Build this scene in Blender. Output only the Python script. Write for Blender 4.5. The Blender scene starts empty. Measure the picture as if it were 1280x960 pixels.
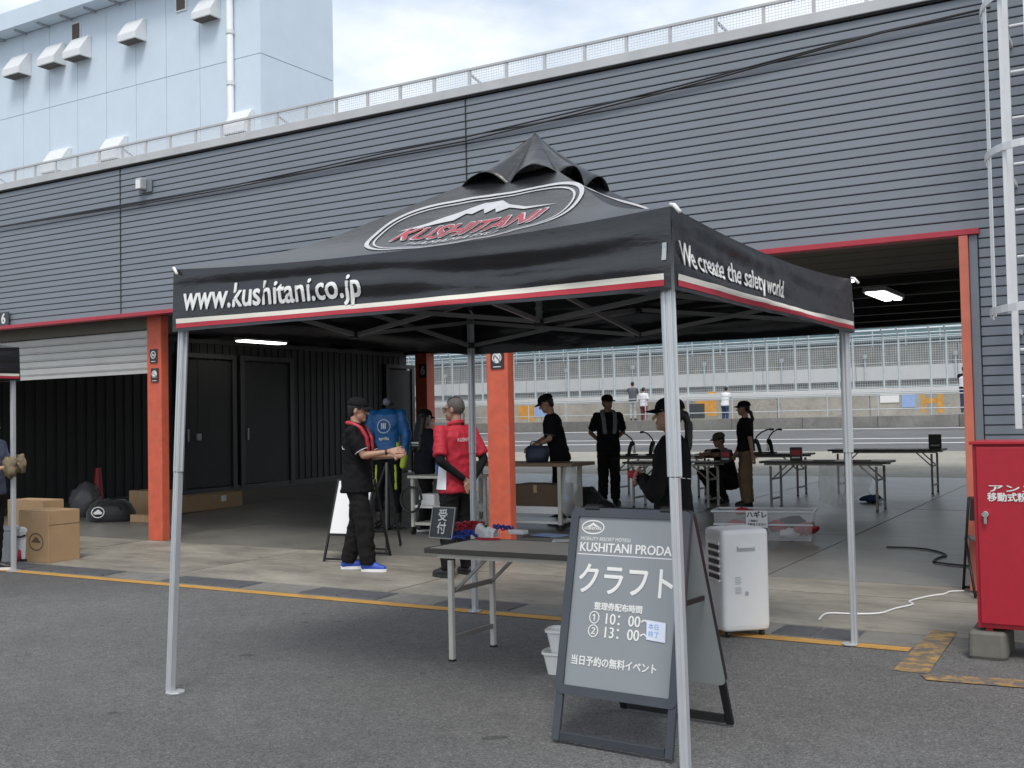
import bpy, bmesh, math, random
from mathutils import Vector, Matrix, Euler, noise
random.seed(7)
R = math.radians
SC = bpy.context.scene
COL = SC.collection

# ---------------------------------------------------------------- camera
CAMZ = 1.48
FPX = 1365.9
FW = Vector((-0.51743179, 0.8550278, 0.03452256)).normalized()
RT = Vector((0.8550433, 0.51820836, -0.0190012)).normalized()
UP = RT.cross(FW)
cam = bpy.data.cameras.new('camera')
cam.sensor_width = 36.0
cam.lens = 36.0 * FPX / 1280.0
cam.clip_start = 0.05
cam.clip_end = 2000
camo = bpy.data.objects.new('camera', cam)
m3 = Matrix((RT, UP, -FW)).transposed()
camo.matrix_world = Matrix.Translation((0, 0, CAMZ)) @ m3.to_4x4()
COL.objects.link(camo)
SC.camera = camo

# ---------------------------------------------------------------- sky and sun
SUN_EL, SUN_AZ = R(56), R(150)       # azimuth clockwise from +Y: behind the camera, a little right
w = bpy.data.worlds.new('World'); SC.world = w; w.use_nodes = True
nt = w.node_tree; nt.nodes.clear()
def wn(t, **k):
    n = nt.nodes.new(t)
    for a, v in k.items(): setattr(n, a, v)
    return n
sky = wn('ShaderNodeTexSky', sky_type='NISHITA', sun_disc=False, sun_elevation=SUN_EL, sun_rotation=SUN_AZ, air_density=1.0, dust_density=2.0, ozone_density=1.0)
bg1 = wn('ShaderNodeBackground'); bg1.inputs['Strength'].default_value = 0.12
nt.links.new(sky.outputs[0], bg1.inputs[0])
tc = wn('ShaderNodeTexCoord')
mp = wn('ShaderNodeMapping'); mp.inputs['Scale'].default_value = (1, 1, 2.4)
nt.links.new(tc.outputs['Generated'], mp.inputs[0])
nz = wn('ShaderNodeTexNoise'); nz.inputs['Scale'].default_value = 3.2; nz.inputs['Detail'].default_value = 7; nz.inputs['Roughness'].default_value = 0.55
nt.links.new(mp.outputs[0], nz.inputs['Vector'])
cr = wn('ShaderNodeValToRGB'); cr.color_ramp.elements[0].position = 0.36; cr.color_ramp.elements[1].position = 0.62
cr.color_ramp.elements[0].color = (0.3, 0.3, 0.3, 1)
nt.links.new(nz.outputs['Fac'], cr.inputs[0])
nz2 = wn('ShaderNodeTexNoise'); nz2.inputs['Scale'].default_value = 5.5; nz2.inputs['Detail'].default_value = 6
nt.links.new(mp.outputs[0], nz2.inputs['Vector'])
cr2 = wn('ShaderNodeValToRGB'); cr2.color_ramp.elements[0].position = 0.3; cr2.color_ramp.elements[1].position = 0.7
cr2.color_ramp.elements[0].color = (0.66, 0.74, 0.82, 1); cr2.color_ramp.elements[1].color = (0.98, 1.0, 1.0, 1)
nt.links.new(nz2.outputs['Fac'], cr2.inputs[0])
bg2 = wn('ShaderNodeBackground'); bg2.inputs['Strength'].default_value = 0.8
nt.links.new(cr2.outputs[0], bg2.inputs[0])
mx = wn('ShaderNodeMixShader'); out = wn('ShaderNodeOutputWorld')
nt.links.new(cr.outputs[0], mx.inputs[0]); nt.links.new(bg1.outputs[0], mx.inputs[1]); nt.links.new(bg2.outputs[0], mx.inputs[2])
nt.links.new(mx.outputs[0], out.inputs[0])
sl = bpy.data.lights.new('sun', 'SUN'); sl.energy = 1.2; sl.angle = R(20); sl.color = (1.0, 0.96, 0.9)
so = bpy.data.objects.new('sun', sl); COL.objects.link(so)
sd = Vector((math.sin(SUN_AZ) * math.cos(SUN_EL), math.cos(SUN_AZ) * math.cos(SUN_EL), math.sin(SUN_EL)))
so.rotation_euler = sd.to_track_quat('Z', 'Y').to_euler()
so.location = (0, -5, 20)
SC.view_settings.view_transform = 'Standard'; SC.view_settings.look = 'None'
SC.view_settings.exposure = 0.66; SC.view_settings.gamma = 1.0; SC.view_settings.use_curve_mapping = False

# ---------------------------------------------------------------- picture -> place helpers
def ray(x, y): return FW + RT * ((x - 640) / FPX) - UP * ((y - 480) / FPX)
O = Vector((0, 0, CAMZ))
def uz(x, y, z): d = ray(x, y); return O + d * ((z - CAMZ) / d.z)
def uy(x, y, Y): d = ray(x, y); return O + d * (Y / d.y)
def ux(x, y, X): d = ray(x, y); return O + d * (X / d.x)
def G(Y):                                  # ground height by depth
    if Y < 7.3: return 0.0
    if Y < 22.8: return 0.0145 * (Y - 7.3)
    if Y < 44: return 0.2248 + 0.035 * (Y - 22.8)
    return 0.967 + 0.035 * (Y - 44)
def gr(x, y):
    Y = 10.0
    for i in range(50):
        q = uz(x, y, G(Y))
        Y = 0.5 * Y + 0.5 * q.y
    return Vector((q.x, q.y, G(q.y)))

# ---------------------------------------------------------------- materials
MATS = {}
def mat(name, col, rough=0.6, metal=0.0, var=0.12, vs=6.0, bump=0.0, bs=60.0, dirt=0.0, dcol=(0.05, 0.045, 0.04), dlo=0.52, dhi=0.72, stretch=(1, 1, 1), trans=0.0, alpha=1.0, spec=0.5, sheen=0.0):
    if name in MATS: return MATS[name]
    m = bpy.data.materials.new(name); m.use_nodes = True
    t = m.node_tree; b = t.nodes['Principled BSDF']
    def N(k): return t.nodes.new(k)
    L = t.links.new
    tc = N('ShaderNodeTexCoord'); mpn = N('ShaderNodeMapping'); mpn.inputs['Scale'].default_value = stretch
    oi = N('ShaderNodeObjectInfo')
    L(tc.outputs['Object'], mpn.inputs[0])
    ml = N('ShaderNodeMath'); ml.operation = 'MULTIPLY'; ml.inputs[1].default_value = 37.0; L(oi.outputs['Random'], ml.inputs[0])
    nz = N('ShaderNodeTexNoise'); nz.noise_dimensions = '4D'; nz.inputs['Scale'].default_value = vs; nz.inputs['Detail'].default_value = 5; nz.inputs['Roughness'].default_value = 0.6
    L(mpn.outputs[0], nz.inputs['Vector']); L(ml.outputs[0], nz.inputs['W'])
    mr = N('ShaderNodeMapRange'); mr.inputs[1].default_value = 0.25; mr.inputs[2].default_value = 0.75
    mr.inputs[3].default_value = 1 - var; mr.inputs[4].default_value = 1 + var
    L(nz.outputs['Fac'], mr.inputs[0])
    mu = N('ShaderNodeVectorMath'); mu.operation = 'SCALE'; mu.inputs[0].default_value = col[:3]; L(mr.outputs[0], mu.inputs['Scale'])
    cout = mu.outputs[0]
    if dirt > 0:
        n2 = N('ShaderNodeTexNoise'); n2.inputs['Scale'].default_value = vs * 0.7; n2.inputs['Detail'].default_value = 9; n2.inputs['Roughness'].default_value = 0.7
        L(mpn.outputs[0], n2.inputs['Vector'])
        r2 = N('ShaderNodeMapRange'); r2.inputs[1].default_value = dlo; r2.inputs[2].default_value = dhi; r2.inputs[3].default_value = 0; r2.inputs[4].default_value = dirt
        L(n2.outputs['Fac'], r2.inputs[0])
        mi = N('ShaderNodeMix'); mi.data_type = 'RGBA'; mi.inputs['B'].default_value = (*dcol, 1)
        L(r2.outputs[0], mi.inputs['Factor']); L(cout, mi.inputs['A']); cout = mi.outputs['Result']
    L(cout, b.inputs['Base Color'])
    b.inputs['Roughness'].default_value = rough; b.inputs['Metallic'].default_value = metal
    b.inputs['Specular IOR Level'].default_value = spec
    if trans: b.inputs['Transmission Weight'].default_value = trans
    if alpha < 1: b.inputs['Alpha'].default_value = alpha
    if sheen: b.inputs['Sheen Weight'].default_value = sheen
    if bump > 0:
        n3 = N('ShaderNodeTexNoise'); n3.inputs['Scale'].default_value = bs; n3.inputs['Detail'].default_value = 4
        L(mpn.outputs[0], n3.inputs['Vector'])
        bp = N('ShaderNodeBump'); bp.inputs['Strength'].default_value = bump; bp.inputs['Distance'].default_value = 0.01
        L(n3.outputs['Fac'], bp.inputs['Height']); L(bp.outputs[0], b.inputs['Normal'])
    MATS[name] = m
    return m
def emis(name, col, s):
    m = bpy.data.materials.new(name); m.use_nodes = True
    b = m.node_tree.nodes['Principled BSDF']; b.inputs['Base Color'].default_value = (*col, 1)
    b.inputs['Emission Color'].default_value = (*col, 1); b.inputs['Emission Strength'].default_value = s
    MATS[name] = m; return m

def asphalt_mat(name, base, spk):
    m = bpy.data.materials.new(name); m.use_nodes = True
    t = m.node_tree; b = t.nodes['Principled BSDF']; L = t.links.new
    tc = t.nodes.new('ShaderNodeTexCoord')
    def nz(s, d=6, r=0.6):
        n = t.nodes.new('ShaderNodeTexNoise'); n.inputs['Scale'].default_value = s; n.inputs['Detail'].default_value = d; n.inputs['Roughness'].default_value = r
        L(tc.outputs['Object'], n.inputs['Vector']); return n
    def rng(src, a, b_, c, d):
        n = t.nodes.new('ShaderNodeMapRange'); n.inputs[1].default_value = a; n.inputs[2].default_value = b_; n.inputs[3].default_value = c; n.inputs[4].default_value = d
        L(src, n.inputs[0]); return n.outputs[0]
    def mul(a, c):
        n = t.nodes.new('ShaderNodeMath'); n.operation = 'MULTIPLY'; L(a, n.inputs[0]); L(c, n.inputs[1]); return n.outputs[0]
    big = rng(nz(0.55, 8, 0.65).outputs['Fac'], 0.3, 0.7, 0.82, 1.16)
    mid = rng(nz(9, 4).outputs['Fac'], 0.3, 0.7, 0.9, 1.1)
    v = t.nodes.new('ShaderNodeTexVoronoi'); v.inputs['Scale'].default_value = 120; L(tc.outputs['Object'], v.inputs['Vector'])
    sp = t.nodes.new('ShaderNodeSeparateColor'); L(v.outputs['Color'], sp.inputs[0])
    st = rng(sp.outputs[0], 0.0, 1.0, 1 - spk, 1 + spk)
    hi = rng(sp.outputs[1], 0.9, 1.0, 1.0, 1.0 + spk * 1.6)
    fac = mul(mul(big, mid), mul(st, hi))
    # worn dark patches with their own shape
    pt = rng(nz(0.23, 5, 0.5).outputs['Fac'], 0.54, 0.6, 1.0, 0.84)
    fac = mul(fac, pt)
    fac = mul(fac, rng(nz(1.7, 9, 0.75).outputs['Fac'], 0.6, 0.72, 1.0, 0.7))
    fac = mul(fac, rng(nz(4.5, 3, 0.4).outputs['Fac'], 0.7, 0.74, 1.0, 0.55))
    cm = t.nodes.new('ShaderNodeVectorMath'); cm.operation = 'SCALE'; cm.inputs[0].default_value = base; L(fac, cm.inputs['Scale'])
    L(cm.outputs[0], b.inputs['Base Color']); b.inputs['Roughness'].default_value = 0.86
    bp = t.nodes.new('ShaderNodeBump'); bp.inputs['Strength'].default_value = 0.55; bp.inputs['Distance'].default_value = 0.006
    L(v.outputs['Distance'], bp.inputs['Height']); L(bp.outputs[0], b.inputs['Normal'])
    MATS[name] = m; return m
def concrete_mat(name, base, rough, spread=0.2, rvar=0.1, streak=1.0, bmp=0.15):
    m = bpy.data.materials.new(name); m.use_nodes = True
    t = m.node_tree; b = t.nodes['Principled BSDF']; L = t.links.new
    tc = t.nodes.new('ShaderNodeTexCoord'); oi = t.nodes.new('ShaderNodeObjectInfo')
    mp = t.nodes.new('ShaderNodeMapping'); mp.inputs['Scale'].default_value = (1, streak, 1); L(tc.outputs['Object'], mp.inputs[0])
    def nz(s, d=8, r=0.65):
        n = t.nodes.new('ShaderNodeTexNoise'); n.noise_dimensions = '4D'; n.inputs['Scale'].default_value = s; n.inputs['Detail'].default_value = d; n.inputs['Roughness'].default_value = r
        L(mp.outputs[0], n.inputs['Vector']); L(oi.outputs['Random'], n.inputs['W']); return n.outputs['Fac']
    def rng(src, a, b_, c, d):
        n = t.nodes.new('ShaderNodeMapRange'); n.inputs[1].default_value = a; n.inputs[2].default_value = b_; n.inputs[3].default_value = c; n.inputs[4].default_value = d
        L(src, n.inputs[0]); return n.outputs[0]
    def mul(a, c):
        n = t.nodes.new('ShaderNodeMath'); n.operation = 'MULTIPLY'; L(a, n.inputs[0]); L(c, n.inputs[1]); return n.outputs[0]
    f = mul(rng(nz(0.9), 0.3, 0.7, 1 - spread, 1 + spread), rng(nz(14, 6), 0.25, 0.75, 0.86, 1.12))
    f = mul(f, rng(nz(3.2, 10, 0.75), 0.54, 0.7, 1.0, 0.55)); f = mul(f, rng(nz(22, 10, 0.8), 0.6, 0.7, 1.0, 0.6))
    f = mul(f, rng(oi.outputs['Random'], 0, 1, 0.93, 1.06))
    cm = t.nodes.new('ShaderNodeVectorMath'); cm.operation = 'SCALE'; cm.inputs[0].default_value = base; L(f, cm.inputs['Scale'])
    L(cm.outputs[0], b.inputs['Base Color'])
    L(rng(nz(2.1), 0.3, 0.7, rough - rvar, rough + rvar), b.inputs['Roughness'])
    bp = t.nodes.new('ShaderNodeBump'); bp.inputs['Strength'].default_value = bmp; bp.inputs['Distance'].default_value = 0.002
    L(nz(45, 5), bp.inputs['Height']); L(bp.outputs[0], b.inputs['Normal'])
    MATS[name] = m; return m

ASPH = asphalt_mat('asphalt', (0.126, 0.125, 0.123), 0.38)
TRACK = asphalt_mat('pit_asphalt', (0.13, 0.13, 0.13), 0.2)
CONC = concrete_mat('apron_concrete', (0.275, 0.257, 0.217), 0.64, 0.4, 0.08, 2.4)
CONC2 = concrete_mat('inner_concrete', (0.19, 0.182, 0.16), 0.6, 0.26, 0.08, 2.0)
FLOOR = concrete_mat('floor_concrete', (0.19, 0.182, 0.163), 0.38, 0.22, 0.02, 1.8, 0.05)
PITC = concrete_mat('pit_concrete', (0.33, 0.31, 0.26), 0.8, 0.14)
WALLC = concrete_mat('wall_concrete', (0.36, 0.34, 0.3), 0.85, 0.25)
DARKC = concrete_mat('stained_concrete', (0.2, 0.195, 0.18), 0.85, 0.3)
BLOCK = concrete_mat('block_concrete', (0.15, 0.145, 0.125), 0.9, 0.4)
YEL = mat('yellow_paint', (0.52, 0.29, 0.07), 0.7, var=0.18, vs=9, dirt=0.5, dcol=(0.16, 0.13, 0.1), bump=0.2)
YELW = mat('worn_yellow_paint', (0.4, 0.25, 0.08), 0.85, var=0.3, vs=13, dlo=0.4, dhi=0.56, dirt=1.0, dcol=(0.13, 0.12, 0.11), bump=0.3)
LINE = mat('white_line_paint', (0.75, 0.75, 0.73), 0.7, var=0.1)
SIDING = mat('grey_siding', (0.19, 0.212, 0.245), 0.45, var=0.08, vs=2.5, dirt=0.12, dcol=(0.1, 0.1, 0.1), stretch=(0.3, 1, 1))
SIDEDARK = mat('siding_backing', (0.02, 0.02, 0.022), 0.8)
WPAINT = mat('white_cladding', (0.62, 0.71, 0.8), 0.55, var=0.04, vs=1.0, dirt=0.08, dcol=(0.4, 0.42, 0.45))
WSEAM = mat('cladding_seam', (0.36, 0.38, 0.41), 0.7)
HOODW = mat('white_hood', (0.72, 0.74, 0.75), 0.5, var=0.05)
LOUV = mat('dark_louvre', (0.1, 0.085, 0.07), 0.7)
COPE = mat('pale_coping', (0.5, 0.51, 0.52), 0.5, var=0.1, vs=3, dirt=0.25, dcol=(0.3, 0.29, 0.27))
GALV = mat('galvanised_steel', (0.42, 0.44, 0.46), 0.42, metal=0.7, var=0.12, vs=10)
STEELP = mat('painted_grey_steel', (0.4, 0.42, 0.44), 0.5, var=0.08)
REDTRIM = mat('red_trim', (0.42, 0.035, 0.055), 0.45, var=0.1)
ORANGE = mat('orange_red_paint', (0.62, 0.12, 0.065), 0.6, var=0.16, vs=9, dlo=0.58, dhi=0.7, dirt=0.75, dcol=(0.36, 0.2, 0.16), bump=0.15, bs=30)
JAMB = mat('salmon_jamb_paint', (0.6, 0.17, 0.11), 0.6, var=0.12, vs=5, dirt=0.2, dcol=(0.3, 0.1, 0.08))
SHUT = mat('shutter_grey', (0.52, 0.52, 0.5), 0.5, var=0.07, vs=3, dirt=0.2, dcol=(0.33, 0.32, 0.3))
PART = mat('dark_partition', (0.024, 0.024, 0.024), 0.6, var=0.12)
PARTF = mat('partition_frame', (0.045, 0.045, 0.045), 0.5)
SOFF = mat('soffit_boards', (0.13, 0.12, 0.1), 0.7, var=0.1)
CEIL = mat('black_ceiling', (0.025, 0.024, 0.023), 0.8)
BLKF = mat('black_fabric', (0.018, 0.018, 0.02), 0.62, var=0.15, vs=8, bump=0.12, bs=14, sheen=0.25)
TENTF = mat('black_tent_fabric', (0.0105, 0.011, 0.0135), 0.33, var=0.2, vs=3, bump=0.45, bs=11, stretch=(1, 1, 2.6), spec=0.75)
WPRT = mat('white_print', (0.78, 0.78, 0.76), 0.6, var=0.03)
RPRT = mat('red_print', (0.45, 0.03, 0.05), 0.55, var=0.05)
FADEW = mat('faded_white_print', (0.5, 0.5, 0.51), 0.5, var=0.15, vs=12)
FADER = mat('faded_red_print', (0.36, 0.04, 0.06), 0.5, var=0.15, vs=12)
CREAM = mat('cream_stripe', (0.74, 0.7, 0.62), 0.6, var=0.04)
ALU = mat('aluminium_leg', (0.56, 0.58, 0.6), 0.35, metal=0.35, var=0.06)
TRUSS = mat('dark_truss', (0.26, 0.26, 0.26), 0.45, metal=0.4, var=0.08)
BLKP = mat('black_plastic', (0.02, 0.02, 0.021), 0.45)
BLKM = mat('black_metal', (0.022, 0.022, 0.024), 0.4, metal=0.3)
GREYP = mat('grey_panel', (0.245, 0.265, 0.28), 0.4, var=0.03, vs=2)
DGREYF = mat('dark_grey_frame', (0.065, 0.072, 0.085), 0.42, metal=0.3)
WHITEP = mat('white_plastic', (0.82, 0.82, 0.81), 0.35, var=0.03)
BACKP = mat('pale_back_panel', (0.4, 0.43, 0.43), 0.5, var=0.05)
TTOP = mat('table_top', (0.62, 0.57, 0.48), 0.5, var=0.06, vs=12)
TEDGE = mat('table_edge', (0.06, 0.055, 0.045), 0.5)
TLEG = mat('table_leg_paint', (0.56, 0.54, 0.48), 0.45, var=0.08, dirt=0.2, dcol=(0.25, 0.23, 0.2))
TLEGD = mat('table_leg_steel', (0.28, 0.27, 0.25), 0.45, metal=0.3)
CARD = mat('cardboard', (0.42, 0.275, 0.15), 0.85, var=0.08, vs=4, bump=0.05)
CARDD = mat('cardboard_print', (0.12, 0.08, 0.05), 0.85)
TAPE = mat('packing_tape', (0.42, 0.29, 0.16), 0.35)
REDCAB = mat('red_cabinet_paint', (0.41, 0.014, 0.03), 0.42, var=0.1, vs=16, dlo=0.68, dhi=0.72, dirt=0.6, dcol=(0.5, 0.2, 0.2))
CHROME = mat('chrome', (0.7, 0.7, 0.7), 0.2, metal=1.0)
SKIN = mat('skin', (0.42, 0.24, 0.165), 0.5, var=0.05, vs=20)
SKIND = mat('tanned_skin', (0.33, 0.19, 0.13), 0.5, var=0.05, vs=20)
HAIR = mat('black_hair', (0.012, 0.01, 0.009), 0.45, var=0.3, vs=40, bump=0.5, bs=90)
BUZZ = mat('cropped_hair', (0.085, 0.072, 0.064), 0.7, var=0.25, vs=80)
BLKC = mat('black_cotton', (0.010, 0.010, 0.0115), 0.85, spec=0.15, var=0.2, vs=12, bump=0.3, bs=22)
NAVY = mat('dark_navy_cloth', (0.012, 0.013, 0.02), 0.85, spec=0.15, var=0.2, vs=12, bump=0.3, bs=22)
BLKT = mat('black_trouser_cloth', (0.013, 0.0125, 0.0125), 0.85, spec=0.15, var=0.2, vs=12, bump=0.3, bs=18)
REDC = mat('red_polo_cloth', (0.42, 0.012, 0.03), 0.7, var=0.12, vs=9, bump=0.25, bs=20)
WCL = mat('white_cloth', (0.72, 0.72, 0.74), 0.8, var=0.06, bump=0.2, bs=20)
GREYC = mat('grey_towel', (0.22, 0.23, 0.27), 0.9, var=0.1)
TAN = mat('tan_trouser_cloth', (0.2, 0.135, 0.075), 0.85, var=0.12, bump=0.25, bs=18)
OLIVE = mat('olive_cap_cloth', (0.09, 0.075, 0.045), 0.85)
BLUEC = mat('blue_leather', (0.015, 0.13, 0.36), 0.4, var=0.1, bump=0.2, bs=16)
BLUES = mat('blue_shoe', (0.02, 0.07, 0.42), 0.5, var=0.08)
LIME = mat('lime_yellow', (0.5, 0.6, 0.04), 0.5)
GUM = mat('gum_sole', (0.4, 0.22, 0.09), 0.6)
SLATE = mat('slate_blue_cloth', (0.1, 0.125, 0.19), 0.85, var=0.1, bump=0.25, bs=18)
JEAN = mat('blue_denim', (0.03, 0.05, 0.12), 0.85, var=0.2)
MAROON = mat('maroon_cloth', (0.12, 0.03, 0.035), 0.85)
CAMO = mat('camouflage_cloth', (0.19, 0.15, 0.09), 0.85, var=0.6, vs=14, dirt=0.8, dcol=(0.05, 0.04, 0.025))
BLUEP = mat('blue_paper', (0.3, 0.42, 0.68), 0.6)
BLUEB = mat('bright_blue_plastic', (0.01, 0.12, 0.5), 0.4)
LANR = mat('red_lanyard', (0.4, 0.01, 0.03), 0.6); LANB = mat('blue_lanyard', (0.02, 0.05, 0.3), 0.6)
TEAL = mat('teal_seat', (0.13, 0.2, 0.22), 0.5, var=0.4, vs=0.9)
WBAND = mat('white_barrier', (0.58, 0.58, 0.57), 0.6, var=0.05, vs=1)
FENCE = mat('fence_steel', (0.5, 0.55, 0.57), 0.45, metal=0.3)
ORM = mat('orange_marking', (0.62, 0.3, 0.05), 0.7, var=0.2, vs=4, dirt=0.4, dcol=(0.36, 0.33, 0.28))
DGREEN = mat('dark_board', (0.05, 0.055, 0.06), 0.6)
GRATE = mat('drain_steel', (0.17, 0.175, 0.185), 0.5, metal=0.4, var=0.15, vs=20)
GRIT = mat('dark_joint', (0.03, 0.028, 0.025), 0.95)
LAMP = emis('lamp_panel', (1.0, 0.97, 0.92), 3.0)
LENS = mat('dark_lens', (0.01, 0.01, 0.012), 0.15)
TEXTG = mat('sign_grey_text', (0.5, 0.5, 0.5), 0.6)
SIGNK = mat('sign_black', (0.028, 0.03, 0.035), 0.45)
PINKN = mat('note_paper', (0.66, 0.7, 0.8), 0.7)
INKB = mat('blue_ink', (0.25, 0.45, 0.75), 0.7)
def clear_mat(name, col, a):
    m = bpy.data.materials.new(name); m.use_nodes = True
    t = m.node_tree; b = t.nodes['Principled BSDF']
    b.inputs['Base Color'].default_value = (*col, 1); b.inputs['Roughness'].default_value = 0.25; b.inputs['Alpha'].default_value = a
    MATS[name] = m; return m
CLEAR = clear_mat('clear_plastic', (0.75, 0.77, 0.78), 0.3)
CLRIM = clear_mat('clear_plastic_rim', (0.75, 0.78, 0.8), 0.75)
FILM = clear_mat('plastic_film', (0.75, 0.77, 0.77), 0.42)
BAGP = clear_mat('grey_plastic_bag', (0.14, 0.14, 0.15), 0.75)

# ---------------------------------------------------------------- mesh helpers
class MB:
    def __init__(s): s.v = []; s.f = []; s.m = []; s.cur = 0
    def add(s, vs, fs):
        o = len(s.v); s.v += [Vector(v) for v in vs]
        for f in fs: s.f.append([i + o for i in f]); s.m.append(s.cur)
        return s
    def box(s, c, sz, rot=None):
        x, y, z = sz[0] / 2, sz[1] / 2, sz[2] / 2
        vs = [Vector(p) for p in ((-x, -y, -z), (x, -y, -z), (x, y, -z), (-x, y, -z), (-x, -y, z), (x, -y, z), (x, y, z), (-x, y, z))]
        if rot is not None:
            M = rot if isinstance(rot, Matrix) else Euler(rot).to_matrix()
            vs = [M @ v for v in vs]
        c = Vector(c)
        return s.add([v + c for v in vs], [(0, 3, 2, 1), (4, 5, 6, 7), (0, 1, 5, 4), (1, 2, 6, 5), (2, 3, 7, 6), (3, 0, 4, 7)])
    def bx(s, x0, x1, y0, y1, z0, z1): return s.box(((x0 + x1) / 2, (y0 + y1) / 2, (z0 + z1) / 2), (abs(x1 - x0), abs(y1 - y0), abs(z1 - z0)))
    def bar(s, a, b, w, h, up=(0, 0, 1)):
        a, b = Vector(a), Vector(b); d = (b - a); L = d.length; d = d.normalized(); up = Vector(up)
        if abs(d.dot(up)) > 0.98: up = Vector((0, 1, 0)) if abs(d.y) < 0.9 else Vector((1, 0, 0))
        sx = d.cross(up).normalized(); uz_ = sx.cross(d)
        M = Matrix((d, sx, uz_)).transposed()
        return s.box((a + b) / 2, (L, w, h), M)
    def rings(s, rs, cap=True, closed=True):
        o = len(s.v); n = len(rs[0])
        for r in rs: s.v += [Vector(v) for v in r]
        for i in range(len(rs) - 1):
            for j in range(n if closed else n - 1):
                k = (j + 1) % n
                s.f.append([o + i * n + j, o + i * n + k, o + (i + 1) * n + k, o + (i + 1) * n + j]); s.m.append(s.cur)
        if cap and closed:
            s.f.append([o + j for j in range(n)][::-1]); s.m.append(s.cur)
            s.f.append([o + (len(rs) - 1) * n + j for j in range(n)]); s.m.append(s.cur)
        return s
    def frame(s, d):
        d = Vector(d).normalized(); a = Vector((0, 0, 1)) if abs(d.z) < 0.9 else Vector((1, 0, 0))
        x = d.cross(a).normalized(); return x, d.cross(x)
    def cyl(s, a, b, r0, r1=None, n=12):
        a, b = Vector(a), Vector(b); r1 = r0 if r1 is None else r1
        x, y = s.frame(b - a)
        ang = [2 * math.pi * i / n for i in range(n)]
        return s.rings([[a + (x * math.cos(t) + y * math.sin(t)) * r0 for t in ang], [b + (x * math.cos(t) + y * math.sin(t)) * r1 for t in ang]])
    def caps(s, a, b, r0, r1=None, n=12):
        a, b = Vector(a), Vector(b); r1 = r0 if r1 is None else r1
        d = (b - a); d = d.normalized() if d.length > 1e-6 else Vector((0, 0, 1)); x, y = s.frame(d)
        ang = [2 * math.pi * i / n for i in range(n)]; rs = []
        for c, r, ls in ((a, r0, (-80, -55, -28, 0)), (b, r1, (0, 28, 55, 80))):
            for l in ls:
                t = R(l); rs.append([c + d * (r * math.sin(t)) + (x * math.cos(q) + y * math.sin(q)) * (r * math.cos(t)) for q in ang])
        return s.rings(rs)
    def ell(s, c, r, M=None, n=16, k=10):
        c = Vector(c); rs = []
        for i in range(k):
            t = R(-86 + 172 * i / (k - 1))
            ring = []
            for j in range(n):
                q = 2 * math.pi * j / n
                v = Vector((r[0] * math.cos(t) * math.cos(q), r[1] * math.cos(t) * math.sin(q), r[2] * math.sin(t)))
                ring.append(c + (M @ v if M is not None else v))
            rs.append(ring)
        return s.rings(rs)
    def loft(s, lv, n=18, pw=2.0):            # horizontal super-ellipses: (cx, cy, z, rx, ry)
        rs = []
        for cx, cy, z, rx, ry in lv:
            ring = []
            for j in range(n):
                q = 2 * math.pi * j / n; c_, s_ = math.cos(q), math.sin(q)
                ring.append(Vector((cx + rx * math.copysign(abs(c_) ** (2 / pw), c_), cy + ry * math.copysign(abs(s_) ** (2 / pw), s_), z)))
            rs.append(ring)
        return s.rings(rs)
    def tube(s, pts, r, n=6, closed=False):
        pts = [Vector(p) for p in pts]; rs = []; px = None
        for i, p in enumerate(pts):
            d = (pts[min(i + 1, len(pts) - 1)] - pts[max(i - 1, 0)]).normalized()
            if px is None: x, y = s.frame(d)
            else:
                x = (px - d * px.dot(d)).normalized(); y = d.cross(x)
            px = x
            rs.append([p + (x * math.cos(2 * math.pi * j / n) + y * math.sin(2 * math.pi * j / n)) * r for j in range(n)])
        return s.rings(rs)
    def grid(s, fn, nu, nv):
        o = len(s.v)
        for i in range(nu + 1):
            for j in range(nv + 1): s.v.append(Vector(fn(i / nu, j / nv)))
        for i in range(nu):
            for j in range(nv):
                a = o + i * (nv + 1) + j
                s.f.append([a, a + nv + 1, a + nv + 2, a + 1]); s.m.append(s.cur)
        return s
    def poly(s, pts): return s.add(pts, [list(range(len(pts)))])
    def prism(s, pts, off):
        off = Vector(off); n = len(pts); a = [Vector(p) for p in pts]
        s.add(a + [p + off for p in a], [list(range(n))[::-1], [n + i for i in range(n)]] + [[i, (i + 1) % n, n + (i + 1) % n, n + i] for i in range(n)])
        return s
    def xf(s, M):
        s.v = [M @ v for v in s.v]; return s
    def mesh(s, name):
        me = bpy.data.meshes.new(name); me.from_pydata([tuple(v) for v in s.v], [], s.f); return me
    def build(s, name, mats, parent=None, world=False, smooth=False, bev=0.0, solid=0.0, seg=2):
        if world and parent is not None:
            Mi = pmat(parent).inverted(); s.v = [Mi @ v for v in s.v]
        me = s.mesh(name)
        if not isinstance(mats, (list, tuple)): mats = [mats]
        for mm in mats: me.materials.append(mm)
        if len(mats) > 1: me.polygons.foreach_set('material_index', s.m)
        b = bmesh.new(); b.from_mesh(me); bmesh.ops.recalc_face_normals(b, faces=b.faces); b.to_mesh(me); b.free()
        return link(name, me, parent, smooth, bev, solid, seg)
def link(name, me, parent=None, smooth=False, bev=0.0, solid=0.0, seg=2):
    if smooth:
        me.polygons.foreach_set('use_smooth', [True] * len(me.polygons))
    o = bpy.data.objects.new(name, me); COL.objects.link(o); o.parent = parent
    if solid:
        md = o.modifiers.new('thick', 'SOLIDIFY'); md.thickness = solid; md.offset = -1
    if bev:
        md = o.modifiers.new('bevel', 'BEVEL'); md.width = bev; md.segments = seg; md.limit_method = 'ANGLE'; md.angle_limit = R(40)
    return o
def pmat(o):
    M = Matrix.Translation(o.location) @ o.rotation_euler.to_matrix().to_4x4()
    return pmat(o.parent) @ M if o.parent else M
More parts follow.
